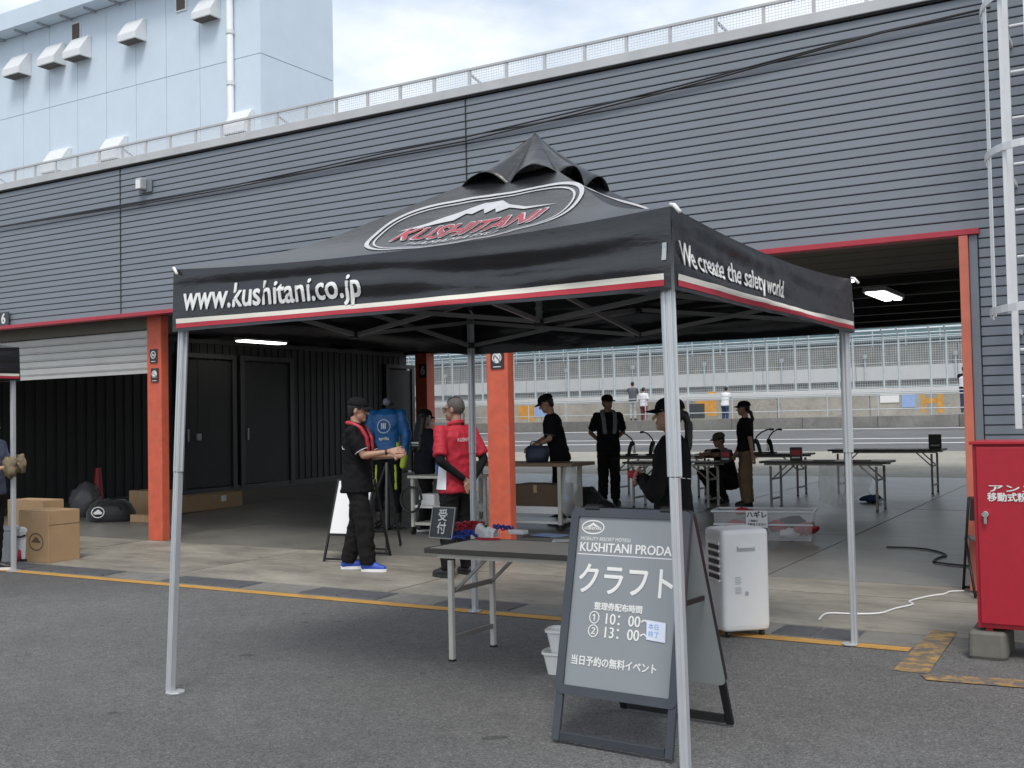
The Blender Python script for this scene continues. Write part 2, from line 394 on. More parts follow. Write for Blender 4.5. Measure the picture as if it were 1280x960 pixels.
def thing(name, label, cat, loc=(0, 0, 0), rz=0.0, group=None):
    o = bpy.data.objects.new(name, None); COL.objects.link(o); o.empty_display_size = 0.1
    o.location = loc; o.rotation_euler = (0, 0, rz)
    return tag(o, label, cat, group)
def tag(o, label, cat=None, group=None):
    o['label'] = label
    if cat: o['category'] = cat
    if group: o['group'] = group
    return o
def struct(o): o['kind'] = 'structure'; return o
def copy_tree(o, parent=None):
    c = o.copy(); COL.objects.link(c); c.parent = parent
    for ch in list(o.children): copy_tree(ch, c)
    return c

def text(s, size=1.0, align='CENTER', bold=0.0, sx=1.0, shear=0.0):
    """flat lettering outline: list of 2-D verts and faces"""
    c = bpy.data.curves.new('lettering', 'FONT'); c.body = s; c.size = size; c.align_x = align; c.align_y = 'CENTER'; c.shear = shear; c.resolution_u = 3
    o = bpy.data.objects.new('lettering', c); COL.objects.link(o)
    dg = bpy.context.evaluated_depsgraph_get(); me = bpy.data.meshes.new_from_object(o.evaluated_get(dg))
    vs = [(v.co.x * sx, v.co.y) for v in me.vertices]; fs = [list(p.vertices) for p in me.polygons]
    bpy.data.objects.remove(o); bpy.data.curves.remove(c); bpy.data.meshes.remove(me)
    if bold > 0:                       # heavier strokes: shifted layers, each a hair above the last
        v0, f0 = vs, fs; vs, fs = [], []
        for k, (dx, dy) in enumerate(((bold, 0), (-bold, 0), (0, bold), (0, -bold), (.7 * bold, .7 * bold), (-.7 * bold, -.7 * bold), (.7 * bold, -.7 * bold), (-.7 * bold, .7 * bold))):
            o = len(vs); vs += [T3((a + dx, b + dy), k) for a, b in v0]; fs += [[i + o for i in f] for f in f0]
    return vs, fs
class T3(tuple):
    def __new__(c, t, k): o = super().__new__(c, t); o.k = k; return o
def lift(fn, q, u, v):
    """surface point, raised by the stroke layer's own small step"""
    p = fn(u, v); k = getattr(q, 'k', 0)
    if k:
        n = (fn(u + .002, v) - p).cross(fn(u, v + .002) - p)
        if n.length > 0: p = p + n.normalized() * (k * .0004)
    return p
def text_on(mb, s, size, fn, **k):
    vs, fs = text(s, size, **k); mb.add([lift(fn, q, q[0], q[1]) for q in vs], fs); return mb
def plane_map(o, ex, ey):
    o, ex, ey = Vector(o), Vector(ex).normalized(), Vector(ey).normalized()
    return lambda u, v: o + ex * u + ey * v
def ringband(mb, fn, cx, cy, rx, ry, w, n=48, pw=2.0, a0=0, a1=360):
    """flat elliptical band"""
    full = abs(a1 - a0) >= 360; N = n + 1
    pts = []
    for i in range(N):
        q = R(a0 + (a1 - a0) * i / n); c_, s_ = math.cos(q), math.sin(q)
        c_, s_ = math.copysign(abs(c_) ** (2 / pw), c_), math.copysign(abs(s_) ** (2 / pw), s_)
        pts.append((fn(cx + rx * c_, cy + ry * s_), fn(cx + (rx - w) * c_, cy + (ry - w) * s_)))
    vs = [p for ab in pts for p in ab]
    mb.add(vs, [(2 * i, 2 * i + 2, 2 * i + 3, 2 * i + 1) for i in range(n)])
    return mb
# ================================================================ SETTING
def sheet(name, x0, x1, ys, m, dz=0.0, nx=1):
    mb = MB()
    for a, b in zip(ys[:-1], ys[1:]):
        for i in range(nx):
            xa, xb = x0 + (x1 - x0) * i / nx, x0 + (x1 - x0) * (i + 1) / nx
            mb.add([(xa, a, G(a + 1e-6) + dz), (xb, a, G(a + 1e-6) + dz), (xb, b, G(b) + dz), (xa, b, G(b) + dz)], [(0, 1, 2, 3)])
    o = mb.build(name, m); return struct(o)
mb = MB(); mb.add([(-600, -600, -0.06), (600, -600, -0.06), (600, 600, -0.06), (-600, 600, -0.06)], [(0, 1, 2, 3)])
struct(mb.build('ground', ASPH))
sheet('asphalt', -120, 90, [-120, 7.30], ASPH)
sheet('gutter', -40, 20, [7.30, 7.70], DARKC, -0.004)
line = sheet('yellow_line', -45, -1.47, [7.13, 7.262], YEL, 0.004)
def quad_mark(name, px, m, dz=0.004):
    mb = MB(); mb.poly([gr(*q) + Vector((0, 0, dz)) for q in px]); return struct(mb.build(name, m))
quad_mark('worn_yellow_mark', [(1116, 838), (1166, 788), (1197, 790), (1160, 843)], YELW, 0.003)
quad_mark('worn_yellow_mark', [(1150, 843.5), (1282, 851), (1282, 861), (1158, 851)], YELW, 0.006)
# garage floor: dark bed with slabs
gf = struct(sheet('garage_floor', -22.4, 5.0, [7.70, 15, 22.8], GRIT, -0.05))
XS = [-22.4 + 2.74 * i for i in range(11)]
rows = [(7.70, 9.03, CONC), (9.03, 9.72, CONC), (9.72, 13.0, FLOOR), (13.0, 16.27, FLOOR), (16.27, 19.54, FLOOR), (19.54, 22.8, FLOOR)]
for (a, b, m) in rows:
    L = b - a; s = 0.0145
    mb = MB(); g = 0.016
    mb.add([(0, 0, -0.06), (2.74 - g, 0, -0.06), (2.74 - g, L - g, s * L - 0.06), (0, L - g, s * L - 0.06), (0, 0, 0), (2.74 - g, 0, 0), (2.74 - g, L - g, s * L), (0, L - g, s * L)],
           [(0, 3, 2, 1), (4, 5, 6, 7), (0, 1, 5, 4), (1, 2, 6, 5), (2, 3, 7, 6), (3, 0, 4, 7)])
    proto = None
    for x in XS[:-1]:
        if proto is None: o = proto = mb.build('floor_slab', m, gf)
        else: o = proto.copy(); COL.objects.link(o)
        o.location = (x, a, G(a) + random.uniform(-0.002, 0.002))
sheet('pit_apron', -70, 40, [22.8, 30.5], PITC)
sheet('pit_lane', -90, 60, [30.5, 44.3], TRACK)
for a, b in ((34.0, 34.25), (36.4, 36.65), (43.2, 43.55)): sheet('white_line', -90, 60, [a, b], LINE, 0.004)
sheet('race_track', -120, 80, [47.4, 70], TRACK)
sheet('pit_platform', -90, 60, [44.3, 47.4], WALLC, 0.0)

# drain covers along the edge of the apron
def drain(xa, xb, label):
    x0 = xa; n = max(2, round((xb - xa) / 0.42)); wd = (xb - xa) / n
    t = thing('drain_cover', label, 'drain cover', ((xa + xb) / 2, 7.48, 0), 0, 'steel drain covers along the yellow line')
    for i in range(n):
        mb = MB(); cx = xa + wd * (i + .5)
        mb.bx(cx - wd / 2 + .006, cx + wd / 2 - .006, 7.34, 7.655, -0.006, 0.004)
        for k in range(9):
            y = 7.355 + k * 0.035
            mb.bx(cx - wd / 2 + .012, cx + wd / 2 - .012, y, y + 0.015, 0.004, 0.009)
        mb.build('panel', GRATE, t, world=True)
drain(gr(20, 706).x, gr(150, 716).x, 'steel drain cover in front of the large cardboard box')
drain(gr(222, 722).x, gr(312, 732).x, 'steel drain cover beside the front left canopy leg')
drain(gr(385, 738).x, gr(480, 747).x, 'steel drain cover in front of the man in blue shoes')
drain(gr(553, 752).x, gr(640, 762).x, 'steel drain cover beyond the reception table legs')
drain(gr(962, 792).x, gr(1068, 801).x, 'steel drain cover beside the right rear canopy leg')

# ---------------------------------------------------------------- garage building
FY = 9.50                                   # face of the siding
gb = thing('garage_building', 'long pit garage with grey lapped siding and orange columns', 'building', (-9, FY, 0))
X0, X1 = -22.52, 4.58
Z0, Z1 = 2.975, 4.885
mb = MB(); mb.bx(X0, X1, FY + 0.02, FY + 0.22, Z0, Z1 - 0.01); mb.bx(-1.36, X1, FY + 0.02, FY + 0.22, 0.0, Z0)
mb.build('wall', SIDEDARK, gb, world=True)
def board_mesh(L, h):
    mb = MB(); p = [(0, 0), (0, h - 0.006), (-0.008, h - 0.009), (-0.014, 0.006), (-0.011, 0.0)]
    a = [Vector((0, y + 0.02, z)) for y, z in p]; mb.prism(a, (L, 0, 0)); return mb
pitch = (Z1 - Z0) / 24
proto = None
for r in range(24):
    for k in range(5):
        x = X0 + 5.42 * k
        if proto is None: o = proto = board_mesh(5.412, pitch).build('siding_board', SIDING, gb)
        else: o = proto.copy(); COL.objects.link(o)
        o.location = (x + 9, 0, Z0 + r * pitch)
proto = None
for r in range(37):
    if proto is None: o = proto = board_mesh(5.94 - 0.05, pitch).build('siding_board', SIDING, gb)
    else: o = proto.copy(); COL.objects.link(o)
    o.location = (-1.31 + 9, 0, 0.03 + r * pitch)
# joint strips, coping, trims
for x in (-17.1, -11.68, -6.26, -0.84):
    mb = MB(); mb.bx(x - 0.006, x + 0.006, FY + 0.001, FY + 0.0095, Z0, Z1); mb.build('joint_strip', SIDEDARK, gb, world=True)
mb = MB(); mb.bx(X0, X1, FY - 0.035, FY + 0.30, 4.905, 5.005); mb.build('coping', COPE, gb, world=True, bev=0.006)
mb = MB(); mb.bx(X0, X1, FY - 0.015, FY + 0.2, 4.886, 4.902); mb.build('drip_edge', SIDEDARK, gb, world=True)
mb = MB(); mb.bx(X0, -1.3, FY - 0.045, FY + 0.09, 2.925, 2.972); mb.build('red_trim', REDTRIM, gb, world=True, bev=0.004)
mb = MB(); mb.bx(-1.455, -1.385, FY - 0.04, FY + 0.24, 0.05, 2.922); mb.build('door_jamb', JAMB, gb, world=True, bev=0.005)
mb = MB(); mb.bx(-1.38, -1.318, FY - 0.012, FY + 0.015, 0.05, 2.922); mb.build('corner_strip', SIDING, gb, world=True)
mb = MB(); mb.bx(0.02, 0.06, FY - 0.012, FY + 0.01, 0.05, 2.92); mb.build('corner_strip', SIDING, gb, world=True)
# soffit boards behind the trim
for i in range(9):
    y = FY + 0.1 + i * 0.25
    mb = MB(); mb.bx(X0 + .1, -1.3, y, y + 0.24, 2.955 + 0.004 * (i % 2), 2.99); mb.build('soffit_board', SOFF, gb, world=True)
mb = MB(); mb.bx(X0 + .1, 4.5, 11.84, 11.9, 2.94, 3.55); mb.build('lintel', CEIL, gb, world=True)
mb = MB(); mb.bx(X0 + .1, 4.5, 11.9, 22.9, 3.5, 3.6); mb.build('ceiling', CEIL, gb, world=True)
for i in range(7):
    y = 12.6 + i * 1.5
    mb = MB(); mb.bx(X0 + .1, 4.5, y, y + 0.16, 3.28, 3.498); mb.build('ceiling_beam', CEIL, gb, world=True)
mb = MB(); mb.bx(X0, X1, FY + 0.24, 23.2, 4.60, 4.86); mb.build('roof', COPE, gb, world=True)
mb = MB(); mb.bx(X0, X1, 22.85, 23.15, 3.27, 4.598); mb.build('far_lintel', SIDEDARK, gb, world=True)
# columns
def column(x, y, wx, wy, z1, lab):
    b0 = G(y) - 0.01; mb = MB(); mb.bx(x - wx / 2, x + wx / 2, y, y + wy, b0, z1)
    o = mb.build('column', ORANGE, gb, world=True, bev=0.012); o['label'] = lab; return o
column(-11.33, 9.735, 0.265, 0.13, 2.95, 'orange-red column between the two garage bays at left')
column(-6.075, 9.735, 0.265, 0.13, 2.95, 'orange-red column in the middle of the garage front')
column(-16.42, 9.735, 0.265, 0.13, 2.95, 'orange-red column at the far left of the garage front')
column(-16.35, 22.55, 0.36, 0.34, 3.268, 'distant orange-red column with a number plate')
# roller shutter in the left bay
zb = uy(183, 462, 9.83).z
mb = MB(); mb.bx(-16.22, -11.47, 9.80, 9.95, 2.79, 2.95); mb.build('shutter_box', SOFF, gb, world=True)
for i in range(5):
    h = (2.785 - zb) / 5; z = zb + i * h
    mb = MB(); mb.prism([(-16.22, 9.83, z), (-16.22, 9.815, z + h * .25), (-16.22, 9.815, z + h * .8), (-16.22, 9.83, z + h - .006), (-16.22, 9.85, z + h - .006), (-16.22, 9.85, z)], (4.74, 0, 0))
    mb.build('shutter_slat', SHUT, gb, world=True)
mb = MB(); mb.bx(-16.22, -11.475, 9.812, 9.856, zb - .05, zb - .004); mb.build('shutter_bottom_bar', SHUT, gb, world=True)
# left partition, ribbed sheet with framed doors
PX = -17.0
mb = MB(); mb.bx(PX - 0.16, PX - 0.06, 9.75, 22.9, 0.0, 3.5)
mb.build('partition_wall', PART, gb, world=True)
mb = MB(); y = 9.95
while y < 22.6:
    mb.bx(PX - 0.06, PX - 0.042, y, y + 0.10, G(y) + .1, 3.2); y += 0.21
o = mb.build('partition_ribs', PART, gb, world=True); o['kind'] = 'stuff'
mb = MB(); mb.add([(PX - .055, 9.8, .03), (PX + .03, 9.8, .03), (PX + .03, 22.6, .21), (PX - .055, 22.6, .21), (PX - .055, 9.8, .15), (PX + .03, 9.8, .15), (PX + .03, 22.6, .33), (PX - .055, 22.6, .33)],
   [(0, 3, 2, 1), (4, 5, 6, 7), (0, 1, 5, 4), (1, 2, 6, 5), (2, 3, 7, 6), (3, 0, 4, 7)]); mb.build('base_rail', PARTF, gb, world=True)
mb = MB(); mb.bx(PX - .05, PX + .03, 9.8, 22.6, 3.205, 3.3); mb.build('head_rail', PARTF, gb, world=True)
for xa, xb in ((226, 292), (302, 364), (484, 516)):
    ya, yb = ux(xa, 550, PX).y, ux(xb, 550, PX).y
    d = MB(); d.bx(PX - .018, PX + .01, ya + .06, yb - .06, .27, 2.86); d = d.build('door', PART, gb, world=True)
    mb = MB()
    for q in (ya, yb): mb.bx(PX - .019, PX + .05, q - .06, q + .06, .2, 2.9)
    mb.bx(PX - .019, PX + .05, ya - .06, yb + .06, 2.902, 3.0)
    mb.build('door_frame', PARTF, d, world=True)
    mb = MB(); mb.bx(PX + .012, PX + .05, ya + .14, ya + .18, 1.2, 1.45); mb.build('handle', STEELP, d, world=True)
mb = MB(); mb.bx(4.42, 4.56, FY + .25, 22.8, 0, 3.5); mb.build('partition_wall', PART, gb, world=True)
# cable drop and socket on the partition
t = thing('wall_cable', 'thin black cable dropping to a socket on the dark partition', 'cable', (PX + .03, ux(247, 500, PX).y, 1.0))
yy = ux(247, 500, PX).y
mb = MB(); mb.tube([(PX + .0, yy, 3.2), (PX + .01, yy + .01, 2.4), (PX + .01, yy, 1.35)], 0.014); mb.build('cord', BLKP, t, world=True)
mb = MB(); mb.bx(PX - .02, PX + .05, yy - .06, yy + .06, 1.22, 1.36); mb.build('socket', STEELP, t, world=True, bev=.01)

# ceiling lamps
for (px, py, lab) in ((327, 427, 'lit ceiling lamp above the dark left partition'), (1105, 369, 'lit twin-tube ceiling lamp right of the canopy valance'), (1205, 328, 'lit ceiling lamp next to the red door jamb'), (1040, 345, 'lit ceiling lamp just above the canopy valance')):
    c = uz(px, py, 3.22)
    t = thing('ceiling_lamp', lab, 'lamp', c, 0, 'lit lamps on the garage ceiling')
    mb = MB(); mb.bx(-.16, .16, -.62, .62, 0.0, .062); mb.build('housing', STEELP, t)
    for s in (-.075, .075):
        mb = MB(); mb.bx(s - .055, s + .055, -.6, .6, -.03, -.001); mb.build('tube', LAMP, t, bev=.01)

# roof railing with wire mesh
rf = thing('roof_railing', 'low galvanised railing with wire mesh along the garage roof', 'railing', (-9, FY + .0, 5.005))
RY = FY + 0.0; zt = 5.165
n = int((X1 - X0) / 0.452)
pp = None
for i in range(n + 1):
    x = X0 + .05 + i * 0.452
    if pp is None:
        mb = MB(); mb.bx(-.014, .014, -.012, .012, 0, zt - 5.005); o = pp = mb.build('post', COPE, rf)
    else: o = pp.copy(); COL.objects.link(o)
    o.location = (x + 9, 0, 0)
mb = MB(); mb.bx(X0, X1, RY - .02, RY + .02, zt, zt + .022); mb.build('top_rail', COPE, rf, world=True)
mb = MB()
for k in range(1, 6): mb.bx(X0, X1, RY - .002, RY + .002, 5.005 + k * .027, 5.0085 + k * .027)
x = X0
while x < X1: mb.bx(x, x + .0035, RY - .0015, RY + .0015, 5.005, zt); x += .03
o = mb.build('wire_mesh', HOODW, rf, world=True); o['kind'] = 'stuff'
# stays
for i in range(0, n, 6):
    x = X0 + .05 + i * .452; mb = MB(); mb.bar((x, RY + .014, 5.13), (x + .1, RY + .18, 5.006), .02, .02); mb.build('stay', GALV, rf, world=True)

# cables along the facade
t = thing('facade_cable', 'two thin black cables sagging across the grey siding', 'cable', (-6, FY - .05, 4.3))
for off, sag in ((0, 0), (5, 3)):
    pts = [uy(x, y + off * (1 - abs(x - 600) / 700), FY - .03) for x, y in ((1238, 9), (1100, 40), (980, 72), (850, 107), (715, 140), (583, 171), (480, 191), (400, 209), (280, 234), (150, 258), (0, 283), (-60, 292))]
    mb = MB(); mb.tube(pts, .009, 5); mb.build('wire', BLKP, t, world=True, smooth=True)
# wall lamp box
c = uy(180, 231, FY - .02)
t = thing('wall_lamp', 'small grey floodlight box on the siding under the roof', 'lamp', c)
mb = MB(); mb.box((0, -.05, 0), (.11, .1, .15)); mb.build('housing', STEELP, t, bev=.015)
mb = MB(); mb.box((.01, -.104, -.01), (.08, .008, .11)); mb.build('lens', WHITEP, t)
mb = MB(); mb.bx(-.1, .14, .0, .012, -.1, .06); mb.build('bracket', SIDING, t)

# number and no-smoking plates
def six_plate(name, o, w, h, label, size, ex=(1, 0, 0)):
    t = thing(name, label, 'sign', o); ex = Vector(ex); n_ = ex.cross(Vector((0, 0, 1)))
    mb = MB(); M = Matrix((ex, -n_, Vector((0, 0, 1)))).transposed(); mb.box((0, 0, 0), (w, .012, h), M); mb.build('plate', DGREYF, t, bev=.002)
    mb = MB(); text_on(mb, '6', size, lambda u, v: n_ * .009 + ex * u + Vector((0, 0, v)), bold=.004 * size / .12); mb.build('lettering', WPRT, t)
six_plate('number_sign', uy(5, 399, FY - .03), .22, .2, 'grey plate with a white 6 on the siding at far left', .2)
six_plate('number_sign', Vector((-16.27, 22.53, uy(537, 463, 22.53).z)), .24, .34, 'small dark plate with a white 6 on the distant orange column', .3)
def no_sign(name, o, w, h, label, kind):
    t = thing(name, label, 'sign', o, 0, 'no-smoking plates on the orange columns')
    mb = MB(); mb.bx(-w / 2, w / 2, -.006, .004, -h / 2, h / 2); mb.build('plate', SIGNK, t)
    f = lambda u, v: Vector((u, -.0085, v))
    mb = MB(); ringband(mb, f, 0, .015, w * .36, w * .36, w * .08, 28)
    mb.add([f(-.24 * w, .015 + .2 * w), f(-.2 * w, .015 + .26 * w), f(.24 * w, .015 - .2 * w), f(.2 * w, .015 - .26 * w)], [(0, 3, 2, 1)])
    if kind == 0: mb.add([f(-.2 * w, 0), f(.2 * w, 0), f(.2 * w, .02), f(-.2 * w, .02)], [(0, 1, 2, 3)])
    else: mb.add([f(-.04, -.03), f(.04, -.03), f(.03, .05), f(-.02, .06)], [(0, 1, 2, 3)])
    mb.add([f(-.3 * w, -.42 * h), f(.3 * w, -.42 * h), f(.3 * w, -.38 * h), f(-.3 * w, -.38 * h)], [(0, 1, 2, 3)])
    mb.build('pictogram', WPRT, t)
CY = 9.727
no_sign('no_smoking_sign', uy(192, 445, CY), .135, .18, 'upper of two dark no-smoking plates on the left orange column', 0)
no_sign('no_smoking_sign', uy(193.5, 469, CY), .135, .18, 'lower of two dark prohibition plates on the left orange column', 1)
no_sign('no_smoking_sign', uy(621.5, 449, CY), .16, .2, 'dark prohibition plate on the middle orange column under the canopy', 1)

# access ladder with safety cage at the right
lx = uy(1262, 200, 9.22).x
t = thing('access_ladder', 'white steel ladder with a safety cage fixed to the siding', 'ladder', (lx + .2, 9.2, 0))
for i, x in enumerate((lx, lx + .42)):
    mb = MB(); mb.bx(x - .024, x + .024, 9.20, 9.24, 1.35, 5.9); mb.build('rail', HOODW, t, world=True, bev=.004)
for k in range(12):
    z = 1.6 + k * .36; mb = MB(); mb.cyl((lx + .03, 9.22, z), (lx + .39, 9.22, z), .012); mb.build('rung', HOODW, t, world=True)
cagez = [2.24, 3.42, 4.55, 5.7]
bars = []
for a in range(7):
    q = R(180 + 180 * a / 6); bars.append((lx + .21 + .36 * math.cos(q), 9.2 + .62 * math.sin(q)))
barpx = [uy(1240.5, 200, 9.0).x, uy(1254, 200, 9.05).x]
for (x, y) in bars:
    mb = MB(); mb.bar((x, y, 2.2), (x, y, 5.9), .03, .008, up=(lx + .21 - x, 9.2 - y, .001)); mb.build('cage_bar', HOODW, t, world=True)
for z in cagez:
    mb = MB(); pts = []
    for a in range(19):
        q = R(180 + 180 * a / 18); pts.append(Vector((lx + .21 + .375 * math.cos(q), 9.2 + .64 * math.sin(q), z)))
    for p_, q_ in zip(pts[:-1], pts[1:]): mb.bar(p_, q_, .008, .055)
    mb.build('cage_hoop', HOODW, t, world=True)
    for x in (lx, lx + .42):
        mb = MB(); mb.bx(x - .02, x + .02, 9.242, 9.52, z - .15, z - .11); mb.build('bracket', HOODW, t, world=True)

# ---------------------------------------------------------------- white tower building behind
TY = 30.0
tw = thing('tower_building', 'tall white clad building with vent hoods behind the garage', 'building', (-45, TY, 0))
cx = uy(325.5, 66, TY).x; cy2 = ux(417, 110, cx).y; ztop = uy(0, 52, TY).z; XL = -75
mb = MB(); mb.bx(XL, cx - .03, TY + .03, cy2 - .03, 0.2, ztop + .7); mb.build('wall', WSEAM, tw, world=True)
seamz = uy(325.5, 66, TY).z
# panel grid on the front, seams measured in the photograph
sx = [uy(x, 100, TY).x for x in (-95, -64, -34, -4, 29, 62, 97, 133, 170, 208, 250, 288)]
xs = [XL] + [sx[0] - 1.55 * k for k in range(int((sx[0] - XL) / 1.55), -1, -1)] + sx[1:] + [cx]
zs = [0.3, seamz - 9.0, seamz - 4.5, seamz, ztop]
for a, b in zip(xs[:-1], xs[1:]):
    for c, d in zip(zs[:-1], zs[1:]):
        if b - a < .05: continue
        mb = MB(); mb.bx(a + .012, b - .012, TY, TY + .03, c + .012, d - .012); mb.build('wall_panel', WPAINT, tw, world=True)
for c, d in zip(zs[:-1], zs[1:-1] + [ztop + .7]):
    mb = MB(); mb.bx(cx - .03, cx, TY + .001, cy2, c + .015, d - .015); mb.build('wall_panel', WPAINT, tw, world=True)
mb = MB(); mb.bx(XL, uy(200, -40, TY).x + 30, TY - .8, TY - .02, ztop, ztop + .75); mb.v = [Vector((min(v.x, cx - 0.0), v.y, v.z)) for v in mb.v]; mb.build('eaves', WPAINT, tw, world=True)
x = XL + 1
while x < cx:
    mb = MB(); mb.bx(x, x + .06, TY - .6, TY - .01, ztop - .1, ztop - .002); mb.build('eaves_bracket', WSEAM, tw, world=True); x += 1.55
def hood(px, py, wpx=27):
    q = uy(px, py, TY); Z = (q - O).dot(FW); w = wpx * 1.1 * Z / FPX; h = w * .85; dp = w * .55
    x0, z0 = q.x - w / 2, q.z - h / 2
    mb = MB(); pr = [(x0, TY - .002, z0), (x0, TY - dp, z0), (x0, TY - dp, z0 + h * .3), (x0, TY - dp * .25, z0 + h), (x0, TY - .002, z0 + h)]
    mb.prism(pr, (w, 0, 0)); o = mb.build('vent_hood', HOODW, tw, world=True, bev=.02)
    mb = MB(); mb.bx(x0 + .06, x0 + w - .06, TY - dp + .06, TY - .08, z0 - .02, z0 - .003); mb.build('louvre', LOUV, o, world=True)
for q in ((29, 84), (72, 71), (104, 62), (172, 41), (264, 13), (78, 203), (148, 188), (305, 155)): hood(*q, 30 if q[1] < 100 else 33)
for px, py in ((96, 40), (227, 2)):
    q = uy(px, py, TY); mb = MB(); mb.bx(q.x - .3, q.x + .3, TY - .05, TY - .002, q.z - .4, q.z + .4); o = mb.build('louvre_window', HOODW, tw, world=True)
    mb = MB(); mb.bx(q.x - .24, q.x + .24, TY - .06, TY - .051, q.z - .34, q.z + .34); mb.build('louvre', LOUV, o, world=True)
q0, q1 = uy(291, 40, TY), uy(293, 140, TY)
mb = MB(); mb.cyl((q0.x, TY - .15, 2), (q0.x, TY - .15, ztop), .13, n=14); pipe = mb.build('downpipe', HOODW, tw, world=True, smooth=True)
for py in (44, 108):
    z = uy(291, py, TY).z; mb = MB(); mb.cyl((q0.x, TY - .15, z), (q0.x, TY - .15, z + .15), .16, n=14); mb.build('pipe_collar', HOODW, pipe, world=True)

# ---------------------------------------------------------------- beyond the garage: pit wall, fence, stand
t = thing('low_wall', 'low stained concrete kerb wall along the far side of the pit lane', 'wall', (-15, 44.3, 1))
for i in range(40):
    x = -70 + i * 3; mb = MB(); mb.bx(x, x + 2.985, 44.3, 44.55, .95, 1.44); mb.build('block', DARKC, t, world=True, bev=.02)
t = thing('pit_railing', 'pale tube railing standing on the low kerb wall', 'railing', (-15, 44.45, 1.44))
for z in (1.75, 2.3, 2.78 - .35):
    mb = MB(); mb.cyl((-70, 44.42, z - .05), (50, 44.42, z - .05), .022, n=6); mb.build('rail', FENCE, t, world=True)
for i in range(60):
    x = -70 + i * 2; mb = MB(); mb.cyl((x, 44.42, 1.44), (x, 44.42, 2.42), .024, n=6); mb.build('post', FENCE, t, world=True)
pw = thing('pit_wall', 'long pale concrete pit wall with white coping', 'wall', (-15, 47.4, 1))
pwz = uy(1150, 484, 47.4).z
for i in range(30):
    x = -75 + i * 4; mb = MB(); mb.bx(x, x + 3.98, 47.4, 47.7, 1.0, pwz - .26); mb.build('panel', WALLC, pw, world=True, bev=.02)
mb = MB(); mb.bx(-75, 45, 47.36, 47.74, pwz - .255, pwz); mb.build('coping', WBAND, pw, world=True, bev=.02)
# painted orange marks, boards and notices on the pit wall
def wall_mark(name, px, m, lab=None, cat=None, th=.03):
    a, b = uy(px[0], px[1], 47.4), uy(px[2], px[3], 47.4)
    mb = MB(); mb.bx(a.x, b.x, 47.4 - th, 47.398, b.z, a.z); o = mb.build(name, m, None if cat else pw, world=not cat)
    if cat: tag(o, lab, cat)
    return o
for q in ((1152, 489, 1157, 516), (1172, 489, 1179, 516), (1157, 498, 1172, 504), (660, 499, 668, 527), (648, 505, 660, 524), (884, 490, 896, 520), (870, 497, 884, 518)): wall_mark('painted_mark', q, ORM, th=.004)
wall_mark('notice_board', (1100, 490, 1124, 503), WPRT, 'white notice board with blue lines on the pit wall', 'board')
wall_mark('notice_board', (1127, 489, 1145, 509), BLUEP, 'plain blue-grey board on the pit wall', 'board')
wall_mark('notice_board', (862, 505, 881, 522), DGREEN, 'dark board leaning on the pit wall left of the photographer', 'board')
wall_mark('notice_board', (668, 509, 684, 520), BLUEP, 'blue board on the pit wall behind the leaning man', 'board')
# debris fence
fy = 47.9
fn = thing('debris_fence', 'tall galvanised debris fence with cranked posts above the pit wall', 'fence', (-15, fy, pwz))
fz = uy(1150, 419, fy).z; ft_ = uy(1150, 406, fy).z
mb = MB(); mb.cyl((0, 0, -1.4), (0, 0, fz - pwz), .05, n=6); mb.cyl((0, 0, fz - pwz), (0.0, -.65, ft_ - pwz + .15), .034, n=6)
pp = None
for i in range(64):
    for off in (0, .62):
        if pp is None: o = pp = mb.build('post', FENCE, fn)
        else: o = pp.copy(); COL.objects.link(o)
        o.location = (-58 + 15 + i * 1.9 + off, 0, 0)
for k, (yy_, z) in enumerate(((fy, pwz + .05), (fy, (pwz + fz) / 2), (fy, fz - .02), (fy - .3, (fz + ft_) / 2 + .05), (fy - .62, ft_ + .12))):
    mb = MB(); mb.cyl((-60, yy_, z), (58, yy_, z), .026 if k != 1 else .012, n=6); mb.build('rail', FENCE, fn, world=True)
mb = MB(); x = -45
while x < 10: mb.bx(x, x + .011, fy - .004, fy + .004, pwz, fz); x += .1
z = pwz
while z < fz: mb.bx(-45, 10, fy - .004, fy + .004, z, z + .011); z += .1
o = mb.build('wire_mesh', FENCE, fn, world=True); o['kind'] = 'stuff'
# grandstand across the track
GY = 70.0
gs = thing('grandstand', 'concrete grandstand terrace with teal seats across the track', 'grandstand', (-20, GY, 2))
z1, z2, z3 = uy(1150, 474, GY).z, uy(1150, 456, GY).z, uy(1150, 431, GY).z
for i in range(36):
    x = -95 + i * 4; mb = MB(); mb.bx(x, x + 3.97, GY, GY + .4, 1.6, z3); mb.build('wall_panel', DARKC, gs, world=True)
for i in range(24):
    x = -95 + i * 6; mb = MB(); mb.bx(x, x + 5.96, GY - .14, GY - .005, z1, z2); mb.build('barrier_panel', WBAND, gs, world=True)
for k in range(8):
    y = GY + .4 + k * .9; z = z3 + .1 + k * .38
    mb = MB(); mb.bx(-95, 50, y, y + .9, z - .4, z); mb.build('step', DARKC, gs, world=True)
    mb = MB(); mb.bx(-95, 50, y + .3, y + .7, z + .28, z + .36); mb.bx(-95, 50, y + .68, y + .74, z + .3, z + .62); mb.build('seat_row', TEAL, gs, world=True)
for k in range(4):
    mb = MB(); mb.cyl((-95, GY + .1, z3 + .15 + k * .3), (50, GY + .1, z3 + .15 + k * .3), .055, n=6); mb.build('rail', FENCE, gs, world=True)
for i in range(70):
    x = -90 + i * 2; mb = MB(); mb.cyl((x, GY + .1, z3), (x, GY + .1, z3 + 1.1), .035, n=6); mb.build('rail_post', FENCE, gs, world=True)
